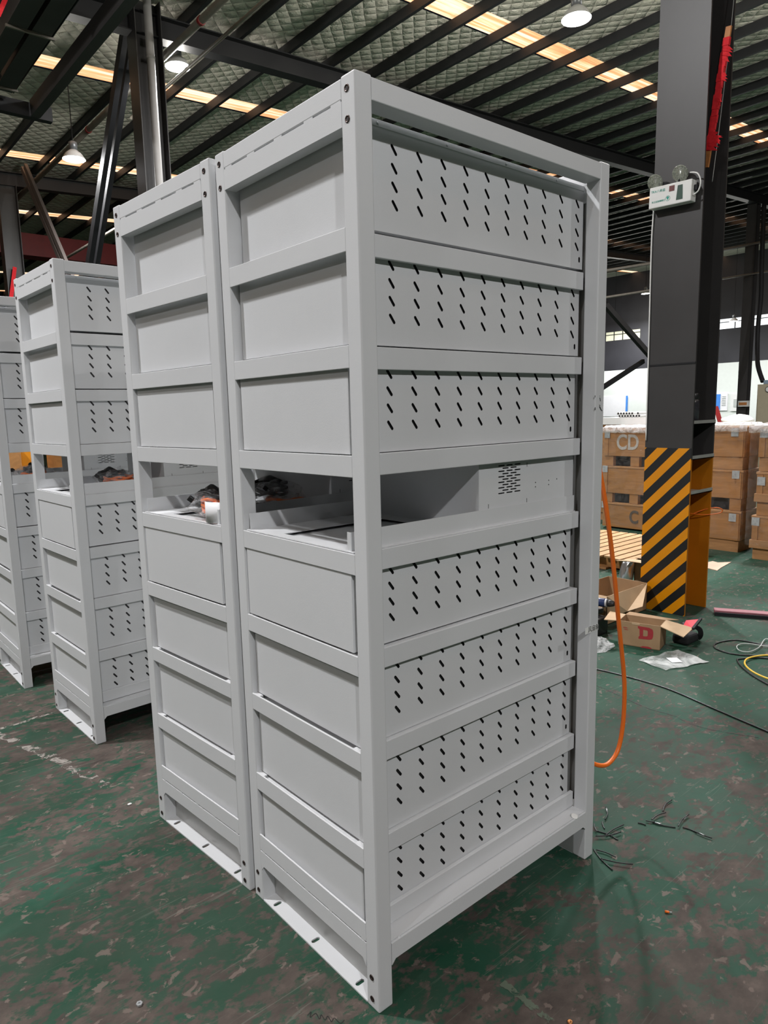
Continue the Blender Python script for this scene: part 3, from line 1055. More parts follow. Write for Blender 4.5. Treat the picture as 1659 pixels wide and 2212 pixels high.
def cable_bag(label, loc, rz, seed, orange=4, r=(0.135, 0.10, 0.042)):
    t = empty('cable_bag', loc, rz)
    tag(t, label, 'bag', 'clear bags of cables in the open bays')
    blob(MB(), (0.0, 0, 0.035), r, seed, 34, 0.24, 0.001).build('clear_film', M_BAG, t, False)
    MB().tube(coil((-0.030, -0.01, 0.012), 0.082, 0.062, orange, 0.008 * orange, 0.3, 22, seed), 0.0058, 7).build('orange_cable', M_ORCABLE, t, True)
    MB().tube(coil((0.050, 0.02, 0.026), 0.070, 0.052, 5, 0.045, 0.8, 22, seed + 3), 0.0062, 7).build('black_cable', M_BLACK, t, True)
    MB().box(-0.012, 0.012, -0.009, 0.009, -0.008, 0.008).build('connector', M_BLACK, t, bevel=0.002).matrix_local = Matrix.Translation((-0.085, 0.085, 0.062)) @ Matrix.Rotation(0.7, 4, 'X')
    MB().tube([(0.00, 0.0, 0.065), (0.03, 0.03, 0.082), (0.09, 0.045, 0.070)], 0.015, 10).build('black_sleeve', M_BLACK, t, True)
    return t


cable_bag('clear bag of orange and black cables at the front edge of the second rack', (0.098, 0.865, 1.186), 1.0, 3, 6)
cable_bag('clear bag with a black cable deep inside the bay of the second rack', (0.41, 0.985, 1.186), 1.3, 11, 1)
cable_bag('clear bag of orange cables in the open bay of the third rack', (0.26, 2.24, 1.176), 1.2, 5, 5)
cable_bag('clear bag of black cables in the open bay of the farthest rack', (0.12, 3.16, 1.170), 0.9, 8)
# curled white card at the front edge of the second rack
mb = MB()
pts = []
for k in range(15):
    a = -0.35 + 2.3 * k / 14
    pts.append((-0.016 + 0.045 * (1 - math.cos(a)) * 0.9, 0.738 - 0.062 * math.sin(a) * 0.9))
n = len(pts)
vs = [(x, y, 1.183) for x, y in pts] + [(x, y, 1.247) for x, y in pts]
mb.add(vs, [(i, i + 1, n + i + 1, n + i) for i in range(n - 1)])
o = mb.build('curled_card', M_PAPER, None, True)
o.modifiers.new('s', 'SOLIDIFY').thickness = 0.0008
tag(o, 'curled white card standing at the front edge of the second rack bay', 'card')

# ------------------------------------------------------------------ orange cable drooping behind the nearest rack
hp = [(1.00, 0.30, 1.62), (1.02, 0.16, 1.52), (1.035, 0.075, 1.40), (1.052, 0.066, 1.30), (1.090, 0.06, 1.160), (1.142, 0.06, 0.965), (1.190, 0.06, 0.742), (1.231, 0.06, 0.560), (1.242, 0.06, 0.460),
      (1.236, 0.06, 0.350), (1.209, 0.06, 0.270), (1.158, 0.06, 0.240), (1.104, 0.06, 0.246), (1.05, 0.07, 0.275), (1.00, 0.10, 0.33), (0.985, 0.16, 0.42)]
o = MB().tube(spline(hp, 7), 0.0078, 12).build('orange_cable', M_ORCABLE, None, True)
tag(o, 'thick orange cable drooping in a long loop from the back of the nearest rack', 'cable')

# ------------------------------------------------------------------ on the striped column
FX = CX0
t = empty('emergency_light', (FX - 0.045, 1.25, 2.885))
t.rotation_euler = (0.0, 0, 0)
tag(t, 'white twin head emergency light with green print, hung crooked on the column', 'light')
R6 = Matrix.Rotation(0.035, 4, 'X')
def put(o, m):
    o.matrix_local = R6 @ m
    return o
YZ = lambda x, y, z: basis((0, -1, 0), (0, 0, 1), (x, y, z))      # a flat thing facing -x
put(MB().box(-0.035, 0.035, -0.145, 0.145, -0.068, 0.068).build('body', M_WHITE, t, bevel=0.006), Matrix())
put(MB().box(0.036, 0.044, -0.12, 0.12, -0.03, 0.075).build('back_plate', M_STEELD, t), Matrix())
put(MB().box(-0.037, -0.0352, -0.018, 0.018, -0.016, 0.018).build('test_window', M_MAROON, t), Matrix.Translation((0, -0.012, 0.034)))
put(MB().prism([(-0.016, 0.045), (0.016, 0.045), (0.022, -0.045), (-0.022, -0.045)], 'x', -0.037, -0.0352).build('green_lamp_panel', M_GREEN, t), Matrix.Translation((0, -0.068, 0.0)))
tx = text_mesh('brand_lettering', 'TKA八命益', 0.020, M_TEAL, t, R6 @ YZ(-0.0362, 0.082, 0.036))
tx2 = text_mesh('small_lettering', '东江应急照明灯', 0.0135, M_TEAL, t, R6 @ YZ(-0.0362, 0.077, -0.030))
mb = MB()
for r0, r1 in ((0.0165, 0.0145),):
    n = 24
    vs = [(-0.0362, r * math.cos(2 * PI * k / n), r * math.sin(2 * PI * k / n)) for r in (r0, r1) for k in range(n)]
    mb.add(vs, [(k, (k + 1) % n, n + (k + 1) % n, n + k) for k in range(n)])
for a, b, c in (((0.011, 0.008), (-0.011, 0.008), (0, -0.012)), ((0.005, 0.012), (-0.005, 0.012), (0, 0.004))):
    mb.add([(-0.0363, *a), (-0.0363, *b), (-0.0363, *c)], [(0, 1, 2)])
put(mb.build('round_emblem', M_TEAL, t), Matrix.Translation((0, 0.012, -0.022)))
for (y, z, tilt) in ((0.116, 0.098, 0.45), (-0.055, 0.118, 0.15)):
    h = MB().lathe([(0.02, -0.045), (0.035, -0.03), (0.052, -0.006), (0.054, 0.0), (0.050, 0.003), (0.0, 0.006)], (0, 0, 0), (-1, 0, -0.45), 26).build('lamp_head', make_film('lamp_head_plastic' + str(y), (0.26, 0.28, 0.23), 0.72, 0.12, 40.0, 0.2, 0.003), t, True)
    put(h, Matrix.Translation((-0.022, y, z)))
    mb = MB()
    for k in range(4):
        a = -0.6 + 0.4 * k
        mb.lathe([(0.004, -0.003), (0.004, 0.002), (0.001, 0.003)], (-0.006, 0.036 * math.sin(a), 0.036 * math.cos(a) - 0.002), (-1, 0, -0.45), 8)
    mb.build('led', M_WHITE, h, True)
put(MB().tube([(0.01, 0.02, 0.068), (0.005, 0.05, 0.085), (-0.005, 0.10, 0.088)], 0.012, 10).build('head_arm', M_STEELD, t, True), Matrix())
put(MB().tube([(0.005, -0.04, 0.068), (-0.005, -0.05, 0.10)], 0.012, 10).build('head_arm', M_STEELD, t, True), Matrix())
put(MB().tube(spline([(-0.01, -0.115, 0.115), (-0.012, -0.165, 0.098), (-0.012, -0.190, 0.045), (-0.012, -0.180, -0.01), (-0.012, -0.146, -0.030)]), 0.0045, 8).build('lamp_cable', M_WHITE, t, True), Matrix())
put(MB().box(-0.005, 0.03, -0.165, -0.145, 0.0, 0.035).build('side_switch', M_STEELD, t, bevel=0.003), Matrix())
o = MB().tube(spline([(FX - 0.012, 1.395, 2.83), (FX - 0.010, 1.404, 2.6), (FX - 0.008, 1.400, 2.0), (FX - 0.008, 1.396, 1.25)]), 0.005, 8).build('white_wire', M_WHITE, None, True)
tag(o, 'thin white wire running down the left edge of the striped column', 'wire')

# red wrapped stick tied on the column side
P0, P1 = on_x(1575, 57, 3.93), on_x(1525, 362, 3.93)
P0.y -= 0.0; P1.y -= 0.0
t = empty('wrapped_stick', P1)
tag(t, 'orange wooden stick wrapped in frayed red cloth, hanging on the column', 'stick')
d = (P0 - P1)
MB().bar((0, 0, 0), tuple(d), 0.034, 0.016, (1, 0, 0)).build('wooden_stick', M_WOODST, t)
n = 16
mb = MB()
pts = [d * (0.13 + (0.92 - 0.13) * k / n) for k in range(n + 1)]
for k in range(n):
    w = 0.040 + 0.006 * math.sin(k * 2.1)
    mb.bar(pts[k] - d * 0.004, pts[k + 1] + d * 0.004, w, 0.022 + 0.004 * math.sin(k * 1.3), (1, 0.05 * math.sin(k), 0))
cl = mb.build('red_cloth', M_CLOTH, t)
mb = MB()
rnd = random.Random(4)
for f, cnt, ln in ((0.86, 3, 0.03), (0.80, 3, 0.028), (0.66, 4, 0.035), (0.5, 2, 0.02), (0.24, 9, 0.05), (0.19, 10, 0.055), (0.15, 8, 0.04)):
    for _ in range(cnt):
        b = d * (f + rnd.uniform(-0.02, 0.02))
        s = rnd.choice((-1, -1, -1, 1)) * ln * rnd.uniform(0.5, 1.2)
        z = -rnd.uniform(0.005, 0.05)
        w = rnd.uniform(0.003, 0.010)
        mb.add([b + Vector((-0.012, 0.012, -w)), b + Vector((-0.012, 0.012, w)), b + Vector((-0.016, s * 0.6 - 0.015, z * 0.5 + w)), b + Vector((-0.012, s - 0.02, z))], [(0, 1, 2, 3)])
fr = mb.build('frayed_threads', M_CLOTH, cl)
fr['kind'] = 'stuff'
fr.modifiers.new('s', 'SOLIDIFY').thickness = 0.0015
o = MB().tube(spline([(4.148, 1.06, 4.6), (4.06, 1.04, 4.0), (4.0, 1.055, 3.4), (3.93, 1.06, 2.95)]), 0.0022, 6).build('thin_wire', M_GCABLE, None, True)
tag(o, 'thin loose wire hanging beside the red wrapped stick', 'wire')

# bottle and note on the top column shelf
t = empty('water_bottle', (3.935, 1.115, 1.366))
tag(t, 'dark tinted drinking bottle standing on the top column shelf', 'bottle')
MB().lathe([(0.030, 0.0), (0.033, 0.004), (0.033, 0.14), (0.031, 0.160), (0.024, 0.17)], n=22).build('bottle_body', make_film('smoked_plastic', (0.05, 0.05, 0.06), 0.75, 0.08, 3.0, 0.05, 0.001), t, True)
MB().lathe([(0.027, 0.168), (0.028, 0.17), (0.028, 0.205), (0.025, 0.21)], n=22).build('bottle_cap', M_BLACK, t, True)
o = MB().box(3.99, 4.12, 1.08, 1.20, 1.3665, 1.3715).build('notebook', M_WHITE)
tag(o, 'thin white notepad lying on the top column shelf', 'notepad')
o = MB().tube(spline([(4.10, 1.16, 0.705), (4.14, 1.10, 0.735), (4.165, 1.03, 0.752), (4.185, 0.995, 0.738), (4.175, 1.01, 0.712), (4.12, 1.09, 0.70), (4.08, 1.18, 0.705)]), 0.0035, 8).build('wire_loop', M_ORCABLE, None, True)
tag(o, 'thin orange wire loop hooked round the amber foot of the column', 'wire')


# ================================================================== CRATES, PALLET, CARTONS
def letter_strip(name, body, size, m, parent, x, y, z, sx=1.0):
    o = text_mesh(name, body, size, m, parent, YZ(x, y, z) @ Matrix.Diagonal((sx, 1, 1, 1)), 0.002, bold=0.006)
    return o


def crate(x0, x1, y0, y1, zb, zs, z1, label, group, skid='blocks', letters=None, tape=(), step=False):
    """zb: underside of the skids, zs: underside of the body, z1: top"""
    t = empty('wooden_crate', ((x0 + x1) / 2, (y0 + y1) / 2, zb))
    tag(t, label, 'crate', group)
    hx, hy = (x1 - x0) / 2, (y1 - y0) / 2
    h0, h1 = zs - zb, z1 - zb
    MB().box(-hx, hx, -hy, hy, h0, h1 - 0.022).build('body', M_CRATE, t, bevel=0.004)
    MB().box(-hx - 0.006, hx + 0.006, -hy - 0.006, hy + 0.006, h1 - 0.022, h1).build('lid', M_CRATEL, t, bevel=0.003)
    for yy in (-hy + 0.012, hy - 0.058):
        MB().box(-hx - 0.010, -hx, yy, yy + 0.046, h0 + 0.004, h1 - 0.026).build('corner_batten', M_CRATE, t)
    if step:
        MB().box(-hx - 0.018, hx, -hy - 0.01, hy + 0.01, h0, h0 + 0.08).build('base_board', M_CRATEL, t, bevel=0.003)
    if skid == 'plinth':
        MB().box(-hx + 0.012, hx - 0.012, -hy + 0.015, hy - 0.015, 0, h0).build('plinth', M_CRATEL, t)
    elif h0 > 0.02:
        MB().box(-hx + 0.07, hx - 0.02, -hy + 0.015, hy - 0.015, 0.004, h0).build('skid_gap_shade', M_STEELD, t)  # near-black filler standing in for the shade between the skids
        for k in range(3):
            yy = -hy + 0.01 + k * (2 * hy - 0.13) / 2
            MB().box(-hx + 0.01, hx - 0.01, yy, yy + 0.11, 0, h0).build('skid', M_CRATE, t)
    for (yy, zz) in tape:
        MB().box(-hx - 0.013, -hx - 0.010, yy - t.location.y - 0.035, yy - t.location.y + 0.035, zz - zb - 0.04, zz - zb + 0.04).build('corner_tape', M_TAPE, t)
    if letters:
        body, ly, lz, sz, m, sx = letters
        letter_strip('stencil_lettering', body, sz, m, t, -hx - 0.003, ly - t.location.y, lz - zb, sx)
    return t


g = 'wooden crates wrapped in film behind the column'
LX0, LX1, LY0, LY1 = 6.80, 7.22, 2.74, 3.545
crate(LX0, LX1, LY0, LY1, 0.776, 0.895, 1.216, 'top crate stencilled CD in grey, between the rack and the striped column', g, letters=('CD', 3.235, 1.058, 0.250, M_GREYINK, 0.80), tape=((3.50, 1.155),))
crate(LX0, LX1, LY0, LY1, 0.325, 0.441, 0.772, 'plain middle crate under the one stencilled CD', g, tape=((3.52, 0.735),))
crate(LX0, LX1, LY0, LY1, 0.0, 0.02, 0.322, 'bottom crate with a dark letter C, under the plain middle crate', g, letters=('C', 3.125, 0.160, 0.215, M_DINK, 0.80), tape=((3.52, 0.29),))
RX0, RX1, RY0, RY1 = 6.30, 6.70, 1.705, 2.50
crate(RX0, RX1, RY0, RY1, 0.838, 0.965, 1.262, 'top crate of the stack just right of the striped column', g, 'plinth', tape=((1.80, 1.21),))
crate(RX0, RX1, RY0, RY1, 0.425, 0.547, 0.834, 'middle crate of the stack just right of the striped column', g, tape=((1.77, 0.79),))
crate(RX0, RX1, RY0, RY1, 0.0, 0.118, 0.421, 'bottom crate on a pale plinth, just right of the striped column', g, 'plinth', tape=((1.78, 0.355),))
QX0, QX1, QY0, QY1 = 6.10, 6.62, 0.70, 1.500
crate(QX0, QX1, QY0, QY1, 0.850, 0.985, 1.262, 'top crate of the stack cut off by the right edge of the picture', g, tape=((1.455, 1.21),))
crate(QX0, QX1, QY0, QY1, 0.43, 0.56, 0.846, 'middle crate of the stack cut off by the right edge, with a stepped base board', g, step=True, tape=((1.455, 0.76),))
crate(QX0, QX1, QY0 - 0.02, QY1 + 0.02, 0.0, 0.11, 0.426, 'bottom crate of the stack cut off by the right edge of the picture', g, 'plinth', step=True, letters=('O', 1.27, 0.27, 0.24, M_DINK, 0.8), tape=((1.485, 0.37),))
crate(7.30, 7.95, 2.9, 4.1, 0.0, 0.1, 1.262, 'large crate behind the stencilled ones, carrying the white tubes', g, 'plinth')


def wrap(x0, x1, y0, y1, z0, z1, label, seed):
    """stretch film round a stack, a little slack between the layers"""
    rnd = random.Random(seed)
    mb = MB()
    per = []
    n = 14
    for a, b in (((x0, y1), (x0, y0)), ((x0, y0), (x1, y0)), ((x1, y0), (x1, y1)), ((x1, y1), (x0, y1))):
        for k in range(n):
            per.append((a[0] + (b[0] - a[0]) * k / n, a[1] + (b[1] - a[1]) * k / n))
    rows = 16
    cx, cy = (x0 + x1) / 2, (y0 + y1) / 2
    vs = []
    for j in range(rows + 1):
        for i, (x, y) in enumerate(per):
            w = 1 + 0.010 * rnd.random()
            vs.append((cx + (x - cx) * w, cy + (y - cy) * w, z0 + (z1 - z0) * j / rows + rnd.uniform(-0.008, 0.008)))
    N = len(per)
    fs = [(j * N + i, j * N + (i + 1) % N, (j + 1) * N + (i + 1) % N, (j + 1) * N + i) for j in range(rows) for i in range(N)]
    t = mb.add(vs, fs).build('stretch_film', M_FILM, None, True)
    tag(t, label, 'film')
    # bunched film lying over the top
    mb = MB()
    nx, ny = 8, 26
    vs = []
    for i in range(nx + 1):
        for j in range(ny + 1):
            e = 0.018 if 0 < i < nx and 0 < j < ny else 0.0
            vs.append((x0 - 0.012 + (x1 - x0 + 0.024) * i / nx, y0 - 0.012 + (y1 - y0 + 0.024) * j / ny, z1 + 0.006 + e + rnd.uniform(0, 0.009) * (1 if e else 0)))
    k0 = len(vs)
    for i in range(nx + 1):
        for j in range(ny + 1):
            vs.append((vs[i * (ny + 1) + j][0], vs[i * (ny + 1) + j][1], z1 + 0.002))
    f = lambda i, j, o=0: o + i * (ny + 1) + j
    fs = [(f(i, j), f(i + 1, j), f(i + 1, j + 1), f(i, j + 1)) for i in range(nx) for j in range(ny)]
    mb.add(vs[:k0], fs)
    # the skirt hanging over the front
    sk = []
    for j in range(ny + 1):
        y = y0 - 0.012 + (y1 - y0 + 0.024) * j / ny
        sk += [(x0 - 0.016, y, z1 + 0.012), (x0 - 0.026 - rnd.random() * 0.01, y, z1 - 0.03), (x0 - 0.018, y, z1 - 0.050 - 0.012 * rnd.random())]
    mb.add(sk, [(j * 3 + a, j * 3 + 3 + a, j * 3 + 4 + a, j * 3 + 1 + a) for j in range(ny) for a in (0, 1)])
    mb.build('bunched_top', M_FILMTOP, t, True)
    return t


wrap(LX0 - 0.02, LX1 + 0.02, LY0 - 0.02, LY1 + 0.02, 0.05, 1.235, 'clear stretch film round the crates between the rack and the column', 1)
wrap(RX0 - 0.02, RX1 + 0.02, RY0 - 0.02, RY1 + 0.02, 0.14, 1.275, 'clear stretch film round the crates right of the column', 2)
wrap(QX0 - 0.05, QX1 + 0.03, QY0 - 0.05, QY1 + 0.055, 0.14, 1.275, 'clear stretch film round the crates at the right edge of the picture', 3)

# tubes on a white slab
o = MB().box(7.28, 7.9, 3.2, 4.0, 1.264, 1.352).build('foam_slab', M_WHITE)
tag(o, 'white foam slab lying on the crates behind the stencilled stack', 'slab')
tub = None
for row, n, y0_, z in ((0, 8, 3.640, 1.3705), (1, 8, 3.659, 1.4025)):
    for k in range(n):
        if row == 1 and k == 6:
            continue
        if tub is None:
            m2 = MB()
            nn = 12
            prof = [(0.0135, 0.40), (0.0135, 0.0), (0.0180, 0.0), (0.0180, 0.40)]
            m2.lathe(prof, (0, 0, 0), (1, 0, 0), nn)
            tub = m2.build('white_tube', M_WHITE, None, True)
            bo = MB().lathe([(0.0, 0.003), (0.0136, 0.003), (0.0136, 0.006)], (0, 0, 0), (1, 0, 0), nn).build('bore', M_BLACK, tub)
            tag(tub, 'short white tube in the row with black bores on the foam slab', 'tube', 'white tubes on the foam slab')
            c = tub
        else:
            c = copy_tree(tub)
        c.location = (7.292, y0_ - 0.0385 * k, z)

# pallet
t = empty('wooden_pallet', (5.35, 2.45, 0))
tag(t, 'empty wooden pallet with pale slats on the floor before the crates', 'pallet')
y = -0.60
k = 0
while y < 0.62:
    o = MB().box(-0.62 - 0.03 * ((k * 7) % 3), 0.60, y, y + 0.088, 0.118, 0.136).build('deck_slat', M_PALLET, t, bevel=0.002)
    y += 0.108
    k += 1
for x in (-0.56, -0.02, 0.50):
    MB().box(x, x + 0.09, -0.60, 0.66, 0.020, 0.1175).build('stringer', M_CRATE, t)
for y in (-0.58, -0.2, 0.18, 0.55):
    MB().box(-0.6, 0.6, y, y + 0.09, 0.0, 0.0195).build('bottom_slat', M_CRATEL, t)


def carton_box(name, corners, h, label, th=0.004, mat=None):
    """open box from its four floor corners"""
    mat = mat or M_CARTON
    P = [Vector((c[0], c[1], 0)) for c in corners]
    c0 = sum(P, Vector()) / 4
    t = empty(name, c0)
    tag(t, label, 'box')
    mb = MB()
    for i in range(4):
        a, b = P[i] - c0, P[(i + 1) % 4] - c0
        n = Vector((b.y - a.y, a.x - b.x, 0)).normalized() * th
        mid = (a + b) / 2
        if n.dot(mid) > 0:
            n = -n
        z = Vector((0, 0, 1))
        vs = [a, b, b + n, a + n]
        vs = [v + z * 0.001 for v in vs] + [v + z * h for v in vs]
        mb.add(vs, [(0, 1, 2, 3), (4, 5, 6, 7), (0, 1, 5, 4), (1, 2, 6, 5), (2, 3, 7, 6), (3, 0, 4, 7)])
    q = [p - c0 for p in P]
    mb.add([v + Vector((0, 0, 0.001)) for v in q] + [v + Vector((0, 0, 0.005)) for v in q], [(0, 1, 2, 3), (4, 5, 6, 7), (0, 1, 5, 4), (1, 2, 6, 5), (2, 3, 7, 6), (3, 0, 4, 7)])
    mb.build('walls', mat, t)
    return t, [p - c0 for p in P], c0


def flap(t, c0, pts, mat, name='flap', th=0.004):
    v = [Vector(p) - c0 for p in pts]
    n = (v[1] - v[0]).cross(v[2] - v[0]).normalized() * th
    k = len(v)
    o = MB().add(v + [p + n for p in v], [tuple(range(k))[::-1], tuple(range(k, 2 * k))] + [(i, (i + 1) % k, k + (i + 1) % k, k + i) for i in range(k)]).build(name, mat, t)
    return o


# front carton with the red print
A, B, C, D = Vector((2.957, 1.076, 0)), Vector((3.021, 0.833, 0)), Vector((3.172, 0.872, 0)), Vector((3.108, 1.115, 0))
H = 0.156
t, q, c0 = carton_box('carton', (A, B, C, D), H, 'open brown carton with a red letter D at the foot of the striped column')
up = Vector((0, 0, H))
def zpx(a, b, z):
    return on_z(1280 + a * 0.15672, 1140 + b * 0.15672, z)
flap(t, c0, [B + up, C + up, zpx(1390, 1380, 0.128), zpx(1255, 1505, 0.118)], M_CARTONL)
flap(t, c0, [D + up, A + up, A + Vector((-0.03, 0.085, 0.150)), D + Vector((-0.02, 0.10, 0.160))], M_CARTONL)
flap(t, c0, [C + up, D + up, D + Vector((0.05, 0.0, 0.163)), C + Vector((0.05, -0.055, 0.158))], M_CARTON)
u = (B - A).normalized()
fm = basis(u, (0, 0, 1), A - c0 - Vector((-u.y, u.x, 0)) * 0 + Vector((u.y, -u.x, 0)) * 0.0)
nrm = Vector((u.y, -u.x, 0))
if nrm.dot(CAM - A) < 0:
    nrm = -nrm
fm = basis(u, (0, 0, 1), A - c0 + nrm * 0.001)
mb = MB()
out = [(0.118, 0.138), (0.185, 0.136), (0.205, 0.128), (0.210, 0.112), (0.210, 0.082), (0.204, 0.066), (0.188, 0.060), (0.124, 0.056), (0.124, 0.070), (0.130, 0.074), (0.128, 0.118), (0.118, 0.124)]
inn = [(0.150, 0.118), (0.172, 0.117), (0.178, 0.112), (0.178, 0.108), (0.178, 0.090), (0.178, 0.084), (0.173, 0.079), (0.160, 0.077), (0.150, 0.077), (0.150, 0.082), (0.150, 0.112), (0.150, 0.116)]
k = len(out)
mb.add([(x, z, 0) for x, z in out] + [(x, z, 0) for x, z in inn], [(i, (i + 1) % k, k + (i + 1) % k, k + i) for i in range(k)])
o = mb.build('red_letter', M_REDINK, t)
o.matrix_local = fm
mb = MB().add([(0.135, 0.001, 0), (0.150, 0.012, 0), (0.185, 0.014, 0), (0.200, 0.009, 0), (0.206, 0.001, 0)], [(0, 1, 2, 3, 4)])
mb.build('red_arc', M_REDINK, t).matrix_local = fm
mb = MB().add([(0.03, 0.118, 0), (0.055, 0.116, 0), (0.055, 0.112, 0), (0.03, 0.113, 0)], [(0, 1, 2, 3)])
mb.build('red_print', M_REDINK, t).matrix_local = fm
MB().add([(0.035, 0.106, 0), (0.058, 0.104, 0), (0.058, 0.101, 0), (0.035, 0.102, 0)], [(0, 1, 2, 3)]).build('red_print', M_REDINK, t).matrix_local = fm
pts = [p[:2] for p in capsule(0.105, 0.149, 0.018, 0, 0.0065, 6)[1:]]
MB().prism([(x, z) for x, z in pts], 'z', -0.0002, 0.0012).build('torn_hand_hole', M_CARTONL, t).matrix_local = fm

# carton behind it, wide flap towards the viewer
Q = [Vector((3.25, 1.65, 0)), Vector((3.79, 1.65, 0)), Vector((3.79, 1.335, 0)), Vector((3.25, 1.335, 0))]
H2 = 0.205
t, q, c0 = carton_box('carton', Q, H2, 'larger open carton left of the column behind the one with the red letter')
up = Vector((0, 0, H2))
flap(t, c0, [Q[3] + up, Q[2] + up, zpx(690, 1085, 0.11), zpx(480, 1150, 0.085), zpx(230, 1265, 0.030), zpx(140, 1190, 0.075)], M_CARTONL)
flap(t, c0, [Q[0] + up, Q[3] + up, Q[3] + Vector((-0.10, 0.0, 0.10)), Q[0] + Vector((-0.10, 0.0, 0.10))], M_CARTONL)
flap(t, c0, [Q[1] + up, Q[0] + up, Q[0] + Vector((0.0, 0.10, 0.13)), Q[1] + Vector((0.0, 0.10, 0.13))], M_CARTON)
# carton further back with its lid flap, foil bag against it
t, q, c0 = carton_box('carton', (Vector((4.38, 1.765, 0)), Vector((4.38, 1.38, 0)), Vector((4.74, 1.38, 0)), Vector((4.74, 1.765, 0))), 0.225, 'closed-looking carton half hidden behind the striped column', mat=M_CARTON)
flap(t, c0, [Vector((4.38, 1.78, 0.228)), Vector((4.38, 1.38, 0.232)), Vector((4.16, 1.36, 0.262)), Vector((4.14, 1.70, 0.262)), Vector((4.22, 1.84, 0.232))], M_CARTONL)
flap(t, c0, [Vector((4.74, 1.77, 0.228)), Vector((4.74, 1.38, 0.228)), Vector((4.40, 1.38, 0.238)), Vector((4.40, 1.77, 0.238))], M_CARTON)
o = MB()
vs, n = [], 9
for i in range(n + 1):
    for j in range(n + 1):
        a, b = i / n, j / n
        w = 0.5 + 0.5 * math.sin(PI * min(1, max(0, 1.15 - b)))
        vs.append((4.33 + 0.03 * b - 0.035 * math.sin(PI * a) * math.sin(PI * min(1, 0.15 + b * 0.85)) + 0.006 * math.sin(9 * a + 7 * b), 1.895 - 0.135 * a + 0.03 * (1 - a) * -b, 0.002 + (0.19 + 0.035 * a) * b))
k0 = len(vs)
vs += [(x + 0.018 + (0.03 if 0 < (i // (n + 1)) < n else 0), y, z) for i, (x, y, z) in enumerate(vs)]
f = lambda i, j, q=0: q + i * (n + 1) + j
fs = []
for i in range(n):
    for j in range(n):
        fs.append((f(i, j), f(i + 1, j), f(i + 1, j + 1), f(i, j + 1)))
        fs.append((f(i, j, k0), f(i, j + 1, k0), f(i + 1, j + 1, k0), f(i + 1, j, k0)))
for i in range(n):
    fs += [(f(i, 0), f(i, 0, k0), f(i + 1, 0, k0), f(i + 1, 0)), (f(i, n), f(i + 1, n), f(i + 1, n, k0), f(i, n, k0)), (f(0, i), f(0, i + 1), f(0, i + 1, k0), f(0, i, k0)), (f(n, i), f(n, i, k0), f(n, i + 1, k0), f(n, i + 1))]
o = o.add(vs, fs).build('foil_bag', M_FOILBAG, None, True)
tag(o, 'crinkled silver foil bag leaning on the carton behind the column', 'bag')
# loose cardboard sheet
P = [(5.727, 1.71), (5.699, 1.648), (5.807, 1.571), (5.498, 1.535), (5.37, 1.511), (5.402, 1.60), (5.45, 1.75)]
o = MB().prism(P, 'z', 0.001, 0.006).build('cardboard_sheet', plain('pinkish_cardboard', (0.55, 0.38, 0.28), 0.8))
tag(o, 'torn pale cardboard sheet lying on the floor before the crates', 'cardboard')

# ------------------------------------------------------------------ tools
t = empty('tool_bag', (3.33, 0.80, 0))
tag(t, 'black and red tool bag behind the open carton, strap on the floor', 'bag')
mb = MB().prism([(-0.115, 0.0), (0.045, 0.0), (0.035, 0.060), (-0.105, 0.066)], 'y', -0.050, 0.06)
mb.build('bag_body', M_BAGBLK, t, bevel=0.02, seg=3)
pA, pB, pC, pD = [Vector(p) - t.location for p in (zpx(1290, 1275, 0.150), zpx(1492, 1258, 0.150), zpx(1380, 1400, 0.125), zpx(1230, 1385, 0.120))]
nn = (pB - pA).cross(pD - pA).normalized()
if nn.z < 0: nn = -nn
MB().add([pA, pB, pC, pD] + [p - nn * 0.012 for p in (pA, pB, pC, pD)], [(0, 1, 2, 3), (7, 6, 5, 4), (0, 4, 5, 1), (1, 5, 6, 2), (2, 6, 7, 3), (3, 7, 4, 0)]).build('red_flap', M_BAGRED, t)
MB().bar(pB + nn * 0.004, pC + nn * 0.004, 0.014, 0.014).build('black_piping', M_BAGBLK, t)
mb = MB()
pts = spline([Vector(zpx(1415, 1365, 0.10)) - t.location, Vector(zpx(1475, 1400, 0.085)) - t.location, Vector(zpx(1490, 1470, 0.05)) - t.location, Vector(zpx(1450, 1530, 0.012)) - t.location, Vector(zpx(1340, 1535, 0.008)) - t.location, Vector(zpx(1200, 1530, 0.010)) - t.location], 6)
for a, b in zip(pts, pts[1:]):
    mb.bar(a, b + (b - a) * 0.15, 0.006, 0.030, (0.4, -0.9, 0.2))
mb.build('strap', M_BAGBLK, t)
MB().lathe([(0.02, 0), (0.026, 0.008), (0.026, 0.03), (0.012, 0.04)], (-0.06, 0.0, 0.098), n=14).build('buckle', M_BLACK, t, True)

t = empty('tool_case', (3.02, 1.335, 0))
tag(t, 'low black tool case under the drill, left of the cartons', 'case')
MB().box(-0.12, 0.085, -0.10, 0.12, 0, 0.118).build('case_shell', M_BLACK, t, bevel=0.012, seg=3)
MB().box(-0.123, -0.119, -0.05, 0.07, 0.045, 0.075).build('latch', M_BLUE, t, bevel=0.002)
dp = on_y(1298, 1301, 1.30)
t = empty('cordless_drill', (dp.x, dp.y, 0.119))
tag(t, 'dark blue cordless drill with black chuck standing beside the cartons', 'drill')
dz = dp.z - 0.119
ax = Vector((0.25, -1.0, 0.02)).normalized()
o0 = Vector((0, 0, dz))
MB().lathe([(0.012, -0.085), (0.026, -0.078), (0.030, -0.03), (0.030, 0.025), (0.027, 0.03)], o0, ax, 18).build('motor_body', M_BLUE, t, True)
MB().lathe([(0.0275, 0.030), (0.029, 0.033), (0.029, 0.040), (0.027, 0.043)], o0, ax, 18).build('torque_ring', M_GREYBAND, t, True)
